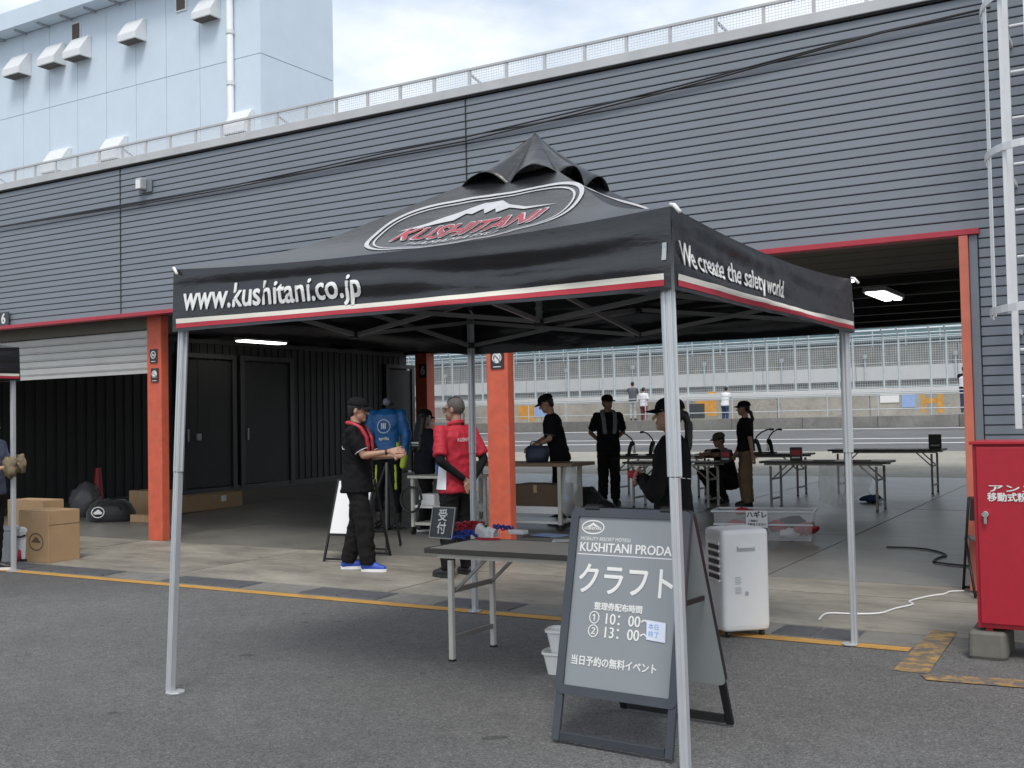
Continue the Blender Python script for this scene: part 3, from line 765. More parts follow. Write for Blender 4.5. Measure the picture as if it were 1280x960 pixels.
for i in range(22):     # small loudspeaker lamps on the wall
    x = -80 + i * 5.3; mb = MB(); mb.cyl((x, GY - .3, z2 + .5), (x, GY - .3, z2 + .75), .12, .16, n=8); mb.cyl((x, GY - .3, z1), (x, GY - .3, z2 + .5), .04, n=6); mb.build('lamp_post', FENCE, gs, world=True)
# ================================================================ CANOPY TENT
FRx, FRy = -1.777, 4.248
TC = Vector((FRx - 1.5, FRy + 1.5, 0))
def interp(t, xs, ys):
    for i in range(len(xs) - 1):
        if t <= xs[i + 1]:
            k = (t - xs[i]) / (xs[i + 1] - xs[i]); return ys[i] + (ys[i + 1] - ys[i]) * k
    return ys[-1]
def zr(t): return interp(t, [0, .07, .225, .33, .415, .53, .68, .795, 1], [2.366, 2.39, 2.452, 2.505, 2.565, 2.675, 2.81, 2.912, 3.10])
def zprof(t): return (zr(max(0, t - .05)) + 2 * zr(t) + zr(min(1, t + .05))) / 4
def canopy_pt(k, a, t, off=0.0, wr=1.0):
    am = 1.5 * (1 - t); u = 0 if am < 1e-4 else a / am; wgt = max(0, 1 - u * u)
    z = zprof(t) - wgt * (.04 * 4 * t * (1 - t) + .05 * (1 - t) ** 2)
    n = noise.noise(Vector((a * 1.7 + k * 9, t * 5, 1.3))) * .012 + noise.noise(Vector((a * 5.5 + t * 6 + k * 9, t * 3, 4.1))) * .006
    z += n * wr * min(1, t * 8) * wgt + off
    v = Vector((a, -1.5 * (1 - t), z)); v.y -= off * .3
    return Matrix.Rotation(R(90 * k), 4, 'Z') @ v + TC
tent = thing('canopy_tent', 'black pop-up canopy tent with printed valance and aluminium legs', 'canopy tent', (TC.x, TC.y, 0))
mb = MB()
for k in range(4):
    def f(u, t, k=k):
        t *= .86; am = 1.5 * (1 - t); return canopy_pt(k, -am + 2 * am * u, t)
    mb.grid(f, 34, 26)
can = mb.build('canopy', TENTF, tent, world=True, smooth=True)
# vent cap with scalloped edge
mb = MB()
for k in range(4):
    def f(u, v, k=k):
        s = 2 * u - 1; r = .33 * (1 - v)
        arch = abs(math.sin(math.pi * s)) ** .8
        e = (1 - v) ** 1.6
        z = 2.88 + (3.235 - 2.88) * (v ** 1.08) + e * (.075 * arch - .03 * (1 - abs(s)) * (1 - arch))
        out = r + e * .025 * arch
        p = Vector((s * (r + .01 * e), -out, z + .006 * noise.noise(Vector((s * 4, v * 6, k * 3)))))
        return Matrix.Rotation(R(90 * k), 4, 'Z') @ p + TC
    mb.grid(f, 32, 14)
mb.build('vent_cap', TENTF, tent, world=True, smooth=True, solid=.004)
# valance: four sides, each a wrinkled drop with stripes and lettering
VZ0, VZT, VS = 2.018, 2.371, 2.089
def val_pt(k, a, z, off=0.0):
    h = (z - VZ0) / (VZT - VZ0)
    am = 1.5; u = a / am; wgt = 1 - u * u
    zz = z - .05 * wgt * h
    d = .016 * math.sin(h * 9 + u * 2.2 + k) * noise.noise(Vector((a * .8 + k * 7, h * 1.4, .2))) * 2.0 + .02 * noise.noise(Vector((a * 1.3 + 5 * k, h * 2.6, 2.2))) * min(1, (1 - h) * 3 + .25)
    d += .007 * math.sin(h * 17 + u * 3 + 5 * noise.noise(Vector((a * .9, 3.1 + k, 0)))) * (.4 + abs(noise.noise(Vector((a * .7 + k * 3, h * 1.5, 8)))) * 2)
    d *= min(1, (1 - h) * 4); d += min(1, (1 - h) * 4) * .008 * noise.noise(Vector((a * 7 + 5 * k, h * 3, 6.2)))
    v = Vector((a, -1.5 - (d * (wgt ** .4) if wgt > 0 else 0) - off - .012 * (1 - h), zz))
    return Matrix.Rotation(R(90 * k), 4, 'Z') @ v + TC
for k in range(4):
    mb = MB(); mb.grid(lambda u, v, k=k: val_pt(k, -1.5 + 3 * u, VZ0 + (VZT - VZ0) * v), 110, 44)
    va = mb.build('valance', TENTF, tent, world=True, smooth=True)
    # the back drops only on two sides carry stripes outside; all four are the same cloth
    for (za, zb_, m, nm) in ((2.063, 2.089, CREAM, 'white_stripe'), (2.037, 2.0625, RPRT, 'red_stripe')):
        mb = MB(); mb.grid(lambda u, v, k=k: val_pt(k, -1.47 + 2.94 * u, za + (zb_ - za) * v, .003), 110, 4); mb.build(nm, m, va, world=True, smooth=True)
    if k == 0:
        x0, x1 = -1.415, -0.145
        vs, fs = text('www.kushitani.co.jp', 1, align='LEFT', bold=.02)
        L0 = min(v[0] for v in vs); L1 = max(v[0] for v in vs); s = (x1 - x0) / (L1 - L0)
        mb = MB(); fv = lambda a, b: val_pt(0, a, b, .0045); mb.add([lift(fv, q, x0 + (q[0] - L0) * s, 2.196 + q[1] * s * 1.28) for q in vs], fs); mb.build('lettering', WPRT, va, world=True)
    if k == 1:
        vs, fs = text('We create the safety world.', 1, align='LEFT', bold=.016, shear=.18)
        L0 = min(v[0] for v in vs); L1 = max(v[0] for v in vs); s = 1.47 / (L1 - L0)
        mb = MB(); fv = lambda a, b: val_pt(1, a, b, .0045); mb.add([lift(fv, q, -1.43 + (q[0] - L0) * s, 2.180 + q[1] * s * 1.15) for q in vs], fs); mb.build('lettering', WPRT, va, world=True)
    # grey binding at the corner
    mb = MB(); mb.grid(lambda u, v, k=k: val_pt(k, 1.462 + .02 * u, 2.145 + .075 * v, .006), 1, 3); mb.build('corner_tab', STEELP, va, world=True)
for sx_, sy_ in ((-1, -1), (1, -1), (1, 1), (-1, 1)):
    p = TC + Vector((sx_ * 1.5, sy_ * 1.5, 2.372)); mb = MB(); mb.tube([p + Vector((0, 0, .006)), p + Vector((.02, -.012, .0)), p + Vector((.05, -.02, -.035))], .009, 6); mb.build('corner_pull', WPRT, tent, world=True, smooth=True)
# logo printed on the front slope
def logo_pt(u, v): return canopy_pt(0, .06 + u, .45 + v / 1.5, .0045)
def grow(mb, maxlen=.05):
    b = bmesh.new(); me = mb.mesh('tmp'); b.from_mesh(me); bmesh.ops.triangulate(b, faces=b.faces)
    for it in range(4):
        es = [e for e in b.edges if e.calc_length() > maxlen]
        if not es: break
        bmesh.ops.subdivide_edges(b, edges=es, cuts=1); bmesh.ops.triangulate(b, faces=b.faces)
    r = MB(); b.verts.index_update(); r.v = [v.co.copy() for v in b.verts]; r.f = [[v.index for v in f.verts] for f in b.faces]; r.m = [0] * len(r.f); b.free(); bpy.data.meshes.remove(me); return r
flat = lambda u, v: Vector((u, v, 0))
def to_logo(mb): mb.v = [logo_pt(v.x, v.y) + Vector((0, 0, v.z)) for v in mb.v]; return mb
a = MB(); ringband(a, flat, 0, 0, .65, .37, .024, 72, 2.3); ringband(a, flat, 0, 0, .605, .325, .012, 72, 2.3)
to_logo(grow(a)).build('logo_ring', FADEW, can, world=True)
a = MB()
a.poly([flat(*q) for q in ((-.5, -.0), (-.34, .08), (-.18, .19), (-.08, .27), (.04, .27), (.13, .19), (.28, .11), (.5, .06), (.28, .085), (.16, .14), (.09, .11), (.05, .17), (.01, .12), (-.04, .19), (-.08, .13), (-.13, .15), (-.17, .08), (-.28, .06))])
to_logo(grow(a)).build('logo_mountain', FADEW, can, world=True)
def fit_text(s, w, y, h, bold, shear=0.0, cx=0.0):
    vs, fs = text(s, 1, bold=bold, shear=shear); L0 = min(v[0] for v in vs); L1 = max(v[0] for v in vs); H0 = min(v[1] for v in vs); H1 = max(v[1] for v in vs)
    a = MB(); a.add([Vector((cx + ((q[0] - L0) / (L1 - L0) - .5) * w, y + ((q[1] - H0) / (H1 - H0) - .5) * h, getattr(q, 'k', 0) * .0003)) for q in vs], fs); return a
to_logo(grow(fit_text('KUSHITANI', .92, -.045, .15, .018, .25))).build('logo_lettering', FADER, can, world=True)
b_ = grow(fit_text('KUSHITANI', .94, -.045, .17, .045, .25)); b_.v = [canopy_pt(0, .06 + v.x, .45 + v.y / 1.5, .003) + Vector((0, 0, v.z)) for v in b_.v]; b_.build('logo_outline', FADEW, can, world=True)
to_logo(grow(fit_text('HAMAMATSU', .56, -.2, .07, .0, .2))).build('logo_small_lettering', FADEW, can, world=True)
a = MB(); ringband(a, flat, 0, 0, .66, .40, .035, 48, 2.4); a = grow(a); a.v = [canopy_pt(1, .03 + v.x, .46 + v.y / 1.5, .0045) for v in a.v]; a.build('logo_ring', FADEW, can, world=True)
# legs
def leg(top, foot, rot, ext):
    top, foot = Vector(top), Vector(foot); d = foot - top
    mb = MB(); up = Vector((0, 1, 0)); mid = top + d * .47
    mb.bar(top, mid, .042, .042, up); sx_ = Vector((1, 0, 0))
    for s in (-1, 1): mb.bar(top + Vector((s * .0225, -.0, 0)), mid + Vector((s * .0225, 0, 0)), .022, .008, up)
    for s in (-1, 1): mb.bar(top + Vector((s * .010, -.0225, 0)), mid + Vector((s * .010, -.0225, 0)), .006, .012, (1, 0, 0))
    o = mb.build('leg', ALU, tent, world=True, bev=.004)
    mb = MB(); mb.bar(mid + d * .001, foot + Vector((0, 0, .01)), .0385, .0385, up)
    for s in (-1, 1): mb.bar(mid + Vector((s * .010, -.0205, 0)), foot + Vector((s * .010, -.0205, .012)), .005, .009, (1, 0, 0))
    mb.build('inner_tube', ALU, o, world=True, bev=.003)
    mb = MB(); c = Vector((math.cos(rot), math.sin(rot), 0)) * .03
    n_ = 8; mb.prism([foot + c + Vector((math.cos(R(45 * i + 22)) * .055 + 0, math.sin(R(45 * i + 22)) * .055, 0)) for i in range(n_)], (0, 0, .012)); mb.build('foot', ALU, o, world=True, bev=.003)
leg((FRx - 3 + .045, FRy + .045, 2.33), gr(213, 866) * 1.0, R(20), 0)
leg((FRx - .045, FRy + .045, 2.33), (FRx - .005, FRy + .03, 0), R(200), 0)
leg((FRx - .045, FRy + 2.955, 2.33), (FRx - .03, FRy + 2.93, .006), R(200), 0)
leg((FRx - 2.955, FRy + 2.955, 2.33), (FRx - 2.955, FRy + 2.95, .006), R(-60), 0)
# scissor truss
zl, zh = 2.085, 2.27
cor = [Vector((sx_ * 1.44, sy_ * 1.44, 0)) for sx_, sy_ in ((-1, -1), (1, -1), (1, 1), (-1, 1))]
def tb(a, b): mb = MB(); mb.bar(a + TC, b + TC, .016, .028); mb.build('truss_bar', TRUSS, tent, world=True)
def Z(v, z): return Vector((v.x, v.y, z))
def jt(v, z): mb = MB(); mb.box(Z(v, z) + TC, (.05, .05, .045)); mb.build('truss_joint', BLKP, tent, world=True, bev=.006)
mids = []
for i in range(4):
    a, b = cor[i], cor[(i + 1) % 4]; m = (a + b) / 2; mids.append(m); e = Vector((-(b - a).y, (b - a).x, 0)).normalized() * .012
    for s, q in ((a, m), (b, m)):
        tb(Z(s, zh) + e, Z(q, zl) + e); tb(Z(s, zl) - e, Z(q, zh) - e)
    jt(m, zl); jt(m, zh); jt(a, zl)
hub = Vector((0, 0, 0))
for m in mids:
    e = Vector((-m.y, m.x, 0)).normalized() * .012
    tb(Z(m, zh) + e, Z(hub, zl) + e); tb(Z(m, zl) - e, Z(hub, zh + .05) - e)
jt(hub, zl - .01); jt(hub, zh + .05)
mb = MB(); mb.cyl(TC + Vector((0, 0, zl)), TC + Vector((0, 0, 3.09)), .019); mb.build('centre_pole', TRUSS, tent, world=True)
mb = MB(); mb.tube([TC + Vector((.012 * math.cos(i * .9) * 2, .012 * math.sin(i * .9) * 2, 2.14 + i * .006)) for i in range(30)], .004, 5); mb.build('spring', TRUSS, tent, world=True)

# neighbouring canopy at the left edge (its right rear corner shows)
t2 = thing('canopy_tent', 'second black canopy tent cut off by the left edge of the picture', 'canopy tent', (-12, 5.7, 0))
BX, BY = -10.49, 7.22
C2 = Vector((BX - 1.5, BY - 1.5, 0))
mb = MB()
for k in range(4):
    def f(u, t, k=k):
        t *= .98; am = 1.5 * (1 - t); return canopy_pt(k, -am + 2 * am * u, t) - TC + C2
    mb.grid(f, 12, 12)
mb.build('canopy', TENTF, t2, world=True, smooth=True)
for k in range(4):
    mb = MB(); mb.grid(lambda u, v, k=k: val_pt(k, -1.5 + 3 * u, VZ0 + (VZT - VZ0) * v) - TC + C2, 36, 10); va = mb.build('valance', TENTF, t2, world=True, smooth=True)
    for (za, zb_, m, nm) in ((2.063, 2.089, CREAM, 'white_stripe'), (2.037, 2.0625, RPRT, 'red_stripe')):
        mb = MB(); mb.grid(lambda u, v, k=k: val_pt(k, -1.49 + 2.98 * u, za + (zb_ - za) * v, .003) - TC + C2, 36, 1); mb.build(nm, m, va, world=True, smooth=True)
for sx_, sy_ in ((-1, -1), (1, -1), (1, 1), (-1, 1)):
    p = C2 + Vector((sx_ * 1.455, sy_ * 1.455, 0))
    mb = MB(); mb.bar(p + Vector((0, 0, 2.33)), p + Vector((0, 0, .012)), .042, .042, (0, 1, 0)); o = mb.build('leg', ALU, t2, world=True, bev=.004)
    mb = MB(); mb.box(p + Vector((0, 0, .008)), (.1, .1, .012)); mb.build('foot', ALU, o, world=True)

# ================================================================ A-FRAME SIGN
sl_, sr_ = gr(690, 928), gr(841, 955)
base = (sl_ + sr_) / 2; ex = (sr_ - sl_).normalized(); W = (sr_ - sl_).length; ey = Vector((-ex.y, ex.x, 0))
sg = thing('a_frame_sign', 'grey A-frame sign board with white Japanese lettering', 'sign', base)
D = .245; D2 = .405; H = 1.06
# front face leans back: foot y=0 -> top y=D
def fp(u, s, off=0.0):      # u across (-W/2..W/2), s height along the face 0..1
    n_ = (Vector((0, 0, 1)) * D - ey * H).normalized()
    return base + ex * u + ey * (D * s) + Vector((0, 0, H * s)) + n_ * off
def bp_(u, s, off=0.0):
    n_ = (Vector((0, 0, 1)) * D2 + ey * H).normalized()
    return base + ex * u + ey * (D + D2 * (1 - s) + .012) + Vector((0, 0, H * s)) + n_ * off
n_front = (Vector((0, 0, 1)) * D - ey * H).normalized()
def face(fn, frame_m, panel_m, first):
    mb = MB()
    for s in (-1, 1): mb.bar(fn(s * (W / 2 - .019), .012), fn(s * (W / 2 - .019), .3), .038, .02, ey)
    mb.bar(fn(-W / 2 + .04, .035), fn(W / 2 - .04, .035), .02, .04, Vector((0, 0, 1)))
    mb.build('stand', frame_m, sg, world=True, bev=.003)
    mb = MB(); r_ = .04
    def rr(w, h0, h1, rad):
        pts = []
        for cx_, cz_, a0 in ((w - rad, h1 - rad / H, 0), (-w + rad, h1 - rad / H, 90), (-w + rad, h0 + rad / H, 180), (w - rad, h0 + rad / H, 270)):
            for q in range(0, 91, 15): t_ = R(a0 + q); pts.append((cx_ + rad * math.cos(t_), cz_ + rad * math.sin(t_) / H))
        return pts
    o1, i1 = rr(W / 2 + .005, .205, 1.0, .035), rr(W / 2 - .036, .205 + .041 / H, 1 - .041 / H, .006)
    n = len(o1)
    vs = [fn(*q, .016) for q in o1] + [fn(*q, .016) for q in i1] + [fn(*q, .004) for q in i1] + [fn(*q, -.012) for q in o1]
    fs = []
    for i in range(n):
        j = (i + 1) % n; fs += [(i, j, n + j, n + i), (n + i, n + j, 2 * n + j, 2 * n + i), (3 * n + i, 3 * n + j, j, i)]
    mb.add(vs, fs); mb.build('frame', frame_m, sg, world=True)
    mb = MB(); mb.poly([fn(*q, .005) for q in i1]); mb.poly([fn(*q, -.011) for q in o1][::-1])
    return mb.build('panel', panel_m, sg, world=True)
pan = face(fp, DGREYF, GREYP, True)
bk = face(bp_, BLKM, BACKP, False)
for s in (-1, 1):
    mb = MB(); mb.bar(fp(s * (W / 2 - .02), .62, -.02), bp_(s * (W / 2 - .02), .62, -.02), .012, .022); mb.build('brace', BLKM, sg, world=True)
    mb = MB(); mb.cyl(fp(s * .2 - .04, 1.0, 0), fp(s * .2 + .04, 1.0, 0), .02); mb.build('hinge', BLKM, sg, world=True)
def sf(u, v): return fp(u, v, .0056)
def lay(s, size, u, v, align='LEFT', bold=0.0, sx=1.0, shear=0.0, w=None):
    vs, fs = text(s, size, align=align, bold=bold, sx=sx, shear=shear)
    if w:
        L0 = min(q[0] for q in vs); L1 = max(q[0] for q in vs); k = w / (L1 - L0); vs = [T3(((q[0] - L0) * k, q[1]), getattr(q, 'k', 0)) for q in vs]
    mb = MB(); mb.add([lift(sf, q, u + q[0], v + q[1] / H) for q in vs], fs); mb.build('lettering', WPRT, pan, world=True)
mb = MB(); ul = -W / 2 + .055; Wd = W - .11
ringband(mb, lambda u, v: sf(u, .917 + v / H), ul + .06, 0, .062, .033, .006, 40)
mb.poly([sf(ul + .06 + u, .917 + v / H) for u, v in ((-.042, -.002), (-.015, .012), (.0, .022), (.014, .013), (.042, -.002), (.012, .003), (0, .009), (-.012, .002))])
lay('KUSHITANI', .018, ul + .06, .910, 'CENTER', .0006)
lay('MOBILITY RESORT MOTEGI', .023, ul, .866, w=.265)
lay('KUSHITANI PRODAY', .058, ul, .828, bold=.0012, w=Wd * 1.02)
mb.add([sf(ul - .012, .797), sf(ul + Wd, .797), sf(ul + Wd, .8005), sf(ul - .012, .8005)], [(0, 1, 2, 3)])
lay('クラフト', .15, ul + .01, .685, bold=.0026, w=.49)
lay('整理券配布時間', .036, -.02, .58, 'CENTER', .0012)
lay('① 10：00～', .067, -W / 2 + .14, .53, bold=.0008, w=.33)
lay('② 13：00～', .067, -W / 2 + .14, .474, bold=.0008, w=.33)
lay('当日予約の無料イベント', .045, ul + .01, .348, bold=.001, w=.44)
mb.build('emblem', WPRT, pan, world=True)
mb = MB(); f_ = lambda u, v: fp(.18 + u * math.cos(.06) - v * math.sin(.06), .502 + (v * math.cos(.06) + u * math.sin(-.06)) / H, .010)
mb.poly([f_(-.045, -.042), f_(.05, -.042), f_(.05, .042), f_(-.045, .042)]); nt_ = mb.build('paper_note', PINKN, pan, world=True)
mb = MB()
for i, (v, s) in enumerate(((.016, '本日'), (-.016, '終了'))):
    vs, fs = text(s, .028); mb = MB(); mb.add([f_(u - .008, v + y) + n_front * .002 for u, y in vs], fs); mb.build('handwriting', INKB, nt_, world=True)

# ================================================================ folding tables
def folding_table(loc, rz, L, Wt, H, label, group=None, legm=TLEG, topm=TTOP):
    t = thing('folding_table', label, 'table', loc, rz, group)
    mb = MB(); mb.box((0, 0, H - .011), (L, Wt, .02)); mb.build('table_top', topm, t, bev=.003)
    mb = MB(); e = .0125
    mb.box((0, -Wt / 2 - e / 2, H - .014), (L + 2 * e, e, .032)); mb.box((0, Wt / 2 + e / 2, H - .014), (L + 2 * e, e, .032))
    mb.box((-L / 2 - e / 2, 0, H - .014), (e, Wt - .001, .032)); mb.box((L / 2 + e / 2, 0, H - .014), (e, Wt - .001, .032)); mb.build('edge_band', TEDGE, t, bev=.004)
    mb = MB()
    for y in (-Wt / 2 + .05, Wt / 2 - .05): mb.box((0, y, H - .045), (L - .1, .025, .035))
    mb.build('apron', legm, t)
    for s in (-1, 1):
        x = s * (L / 2 - .14)
        for y in (-Wt / 2 + .06, Wt / 2 - .06):
            mb = MB(); mb.box((x, y, (H - .065) / 2 + .0), (.032, .032, H - .065 - .02)); o = mb.build('leg', legm, t, bev=.004)
            mb = MB(); mb.box((x, y, .006), (.036, .036, .014)); mb.build('foot', BLKP, o)
        for zz_ in (.14, H * .62):
            mb = MB(); mb.box((x, 0, zz_), (.02, Wt - .15, .03)); mb.build('cross_bar', TLEGD, t)
        for y in (-Wt / 2 + .09, Wt / 2 - .09): mb = MB(); mb.bar((x - s * .012, y, H * .62), (x - s * .24, y, H - .06), .016, .02); mb.build('leg_brace', TLEGD, t)
    return t
TH = .70
folding_table((-3.33, 5.89, 0), 0, 1.4, .6, TH, 'beige folding reception table with dark edge under the canopy')
T1 = gr(785, 620); folding_table((T1.x + .55, 17.65, G(17.65)), 0, 1.8, .6, TH, 'folding table with lever presses right of the standing man', 'folding tables at the far side of the garage', TLEGD)
folding_table((-6.62, 15.75, G(15.75)), 0, 1.5, .55, TH, 'folding table the crouching person leans on', 'folding tables at the far side of the garage', TLEG)
folding_table((-4.37, 16.05, G(16.05)), 0, 1.8, .6, TH, 'folding table with clear plastic film hanging underneath', 'folding tables at the far side of the garage', TLEGD)
folding_table((-4.18, 19.1, G(19.1)), 0, 1.8, .6, TH + .03, 'empty folding table nearest the red door jamb', 'folding tables at the far side of the garage', TLEGD)
folding_table((-6.2, 18.25, G(18.25)), 0, 1.9, .6, TH, 'folding table with presses behind the woman in tan trousers', 'folding tables at the far side of the garage', TLEGD)

# things on the reception table
def P(px, py, z): return uz(px, py, z)
t = thing('desk_sign', 'small black standing sign with white Japanese characters on the table', 'sign', (-3.96, 5.80, TH), R(0))
a_ = uz(537, 673, TH); b_2 = uz(566, 675, TH)
t.location = (a_ + b_2) / 2 ; w_ = (b_2 - a_).length; t.rotation_euler = (0, 0, math.atan2((b_2 - a_).y, (b_2 - a_).x)); t.location.z = TH
hgt = .215; M = Matrix.Rotation(R(-12), 3, 'X')
mb = MB(); mb.box(M @ Vector((0, 0, hgt / 2 + .002)), (w_, .014, hgt), M); mb.build('board', SIGNK, t, bev=.002)
mb = MB()
for s in (-1, 1): mb.box(M @ Vector((s * (w_ / 2 - .004), -.008, hgt / 2 + .002)), (.008, .006, hgt), M)
for z in (.006, hgt - .002): mb.box(M @ Vector((0, -.008, z)), (w_ - .0165, .006, .008), M)
mb.build('frame', TLEGD, t)
mb = MB()
for s, z in (('受', hgt * .7), ('付', hgt * .3)): mb = MB(); text_on(mb, s, .085, lambda u, v: M @ Vector((u, -.0095, z + v + .004)), bold=.0016); mb.build('lettering', WPRT, t)
mb = MB(); mb.bar(M @ Vector((0, .012, hgt * .7)), (0, .11, .006), .05, .005); mb.build('back_stay', SIGNK, t)
def lanyards(m, px, py, label, n, spread, seed):
    rnd = random.Random(seed); c = uz(px, py, TH); mb = MB()
    for i in range(n):
        a = rnd.uniform(0, 6.28); r0 = rnd.uniform(.02, .055); cx_, cy_ = rnd.gauss(0, spread), rnd.gauss(0, .04); hz = .006 + i * .0045
        pts = [Vector((cx_ + math.cos(a + q) * r0 * (1 + .6 * math.sin(2 * q + a)), cy_ + math.sin(a + q) * r0, hz + .012 * (1 + math.sin(3 * q + a)))) for q in [k * .35 for k in range(18)]]
        mb.tube(pts, .0055, 5)
    t = mb.build('lanyard_bundle', m); t.location = c; tag(t, label, 'lanyards'); return t
lanyards(LANR, 588, 668, 'tangled heap of red lanyards beside the desk sign', 16, .045, 3)
lanyards(LANB, 577, 673, 'tangled blue lanyards lying in front of the red ones', 8, .035, 5)
lanyards(LANB, 628, 664, 'small coil of dark blue lanyards behind the white bag', 5, .02, 9)
mb = MB(); c = uz(610, 674, TH + .004); mb.tube([c + Vector(q) for q in ((-.08, -.03, .005), (-.02, -.05, .005), (.06, -.035, .005), (.1, -.01, .006), (.07, .005, .006), (0, -.01, .005), (-.07, -.012, .005))], .006, 6)
tag(mb.build('lanyard_bundle', LANR), 'single red lanyard looped in front of the white bag', 'lanyards')
mb = MB(); c = uz(609, 672, TH)
mb.grid(lambda u, v: c + Vector(((u - .5) * .15 * (1 + .12 * noise.noise(Vector((u * 3, v * 3, 1)))), .035 * math.cos(v * 3.14) + .02 * noise.noise(Vector((u * 5, v * 5, 7))), .004 + .10 * math.sin(math.pi * min(1, max(0, v))) * (1 - .35 * u) * (.85 + .3 * noise.noise(Vector((u * 4, v * 4, 3)))))), 16, 16)
tag(mb.build('plastic_bag', WHITEP, smooth=True), 'crumpled white plastic bag on the reception table', 'bag')
mb = MB(); a_ = uz(640, 667, TH); mb.box((a_.x + .05, a_.y, TH + .014), (.12, .08, .028)); tag(mb.build('paper_pack', WHITEP, bev=.004), 'small flat white packet on the reception table', 'packet')
def sheetpaper(px, py, w, d, rz, m, label, z=TH):
    c = uz(px, py, z); mb = MB(); mb.box((0, 0, .003), (w, d, .004)); o = mb.build('leaflet', m); o.location = (c.x, c.y, z); o.rotation_euler = (0, 0, rz); tag(o, label, 'paper'); return o
sheetpaper(672, 671, .2, .13, R(15), SIGNK, 'dark folder under blue papers on the reception table')
o = sheetpaper(688, 671, .22, .15, R(-10), BLUEP, 'blue printed paper on the reception table'); o.location.z += .008
sheetpaper(706, 676, .16, .12, R(25), WHITEP, 'white paper beside the blue print on the reception table')

# white stacking baskets behind the A-frame sign
for i, (px, py, lab) in enumerate(((702, 842, 'lower white plastic basket beside the A-frame sign'), (700, 815, 'upper white plastic basket beside the A-frame sign'))):
    c = gr(px, py + 0) if i == 0 else None
    if i == 0: c0 = Vector((c.x, c.y, 0))
    t = thing('basket', lab, 'basket', (c0.x + .02 * i, c0.y + .01 * i, .003 + .128 * i), R(15), 'white baskets beside the sign')
    mb = MB(); mb.loft([(0, 0, 0, .075, .06), (0, 0, .12, .1, .085)], 20, 4); mb.f = mb.f[:-1]; mb.m = mb.m[:-1]; mb.build('tub', WHITEP, t, solid=.004)
    mb = MB(); mb.loft([(0, 0, .118, .108, .093), (0, 0, .132, .109, .094)], 20, 4); mb.f = mb.f[:-2]; mb.m = mb.m[:-2]; mb.build('rim', WHITEP, t, solid=.006)
    mb = MB()
    for k in range(14):
        q = 2 * math.pi * k / 14; mb.bar((.079 * math.cos(q), .065 * math.sin(q), .01), (.1 * math.cos(q), .086 * math.sin(q), .115), .006, .006)
    mb.build('ribs', WHITEP, t)

# ================================================================ portable air conditioner
fl, fr_ = gr(905, 799), gr(965, 795)
fl.z = fr_.z = 0.0
d = (fr_ - fl); ang = math.atan2(d.y, d.x); Wa = d.length; Da = .31
nb = Vector((-d.y, d.x, 0)).normalized()
cA = (fl + fr_) / 2 + nb * Da / 2
t = thing('air_conditioner', 'white portable air conditioner on castors beside the A-frame sign', 'air conditioner', (cA.x, cA.y, 0), ang)
HA = .725
mb = MB(); mb.loft([(0, 0, .045, Wa / 2 - .012, Da / 2 - .012), (0, 0, .055, Wa / 2 - .004, Da / 2 - .004), (0, 0, .08, Wa / 2, Da / 2), (0, 0, HA - .03, Wa / 2, Da / 2), (0, 0, HA - .008, Wa / 2 - .006, Da / 2 - .006), (0, 0, HA, Wa / 2 - .025, Da / 2 - .025)], 48, 9)
mb.build('body', WHITEP, t, smooth=False, bev=0)
mb = MB()
for k in range(5):
    z = HA - .12 - k * .05; mb.box((-Wa / 2 - .0035, -.02, z), (.004, .17, .028))
mb.build('air_slot', BLKP, t)
for k in range(6):
    z = HA - .094 - k * .05; mb = MB(); mb.box((-Wa / 2 - .006, -.02, z), (.01, .2, .014), (0, .4, 0)); mb.build('louvre', WHITEP, t)
mb = MB(); mb.box((0, -Da / 2 - .002, HA - .13), (.13, .006, .035)); o = mb.build('handle_recess', STEELP, t, bev=.002)
mb = MB(); mb.box((0, -Da / 2 - .006, HA - .118), (.12, .006, .012)); mb.build('handle', WHITEP, o)
mb = MB(); fA = lambda u, v: Vector((u, -Da / 2 - .003, v))
for (u, v, w_, h_) in ((-.06, .36, .05, .055), (-.06, .295, .05, .05), (.0, .28, .03, .03)):
    for k in range(5): mb.add([fA(u - w_ / 2, v + k * h_ / 5), fA(u + w_ / 2 * (.6 + .4 * (k % 2)), v + k * h_ / 5), fA(u + w_ / 2 * (.6 + .4 * (k % 2)), v + k * h_ / 5 + .004), fA(u - w_ / 2, v + k * h_ / 5 + .004)], [(0, 1, 2, 3)])
mb.build('label_print', STEELP, t)
for sx_ in (-1, 1):
    for sy_ in (-1, 1):
        mb = MB(); c = Vector((sx_ * (Wa / 2 - .05), sy_ * (Da / 2 - .05), .024)); mb.cyl(c + Vector((-.012, 0, 0)), c + Vector((.012, 0, 0)), .023); mb.cyl(c, c + Vector((0, 0, .03)), .01); mb.build('castor', BLKP, t)

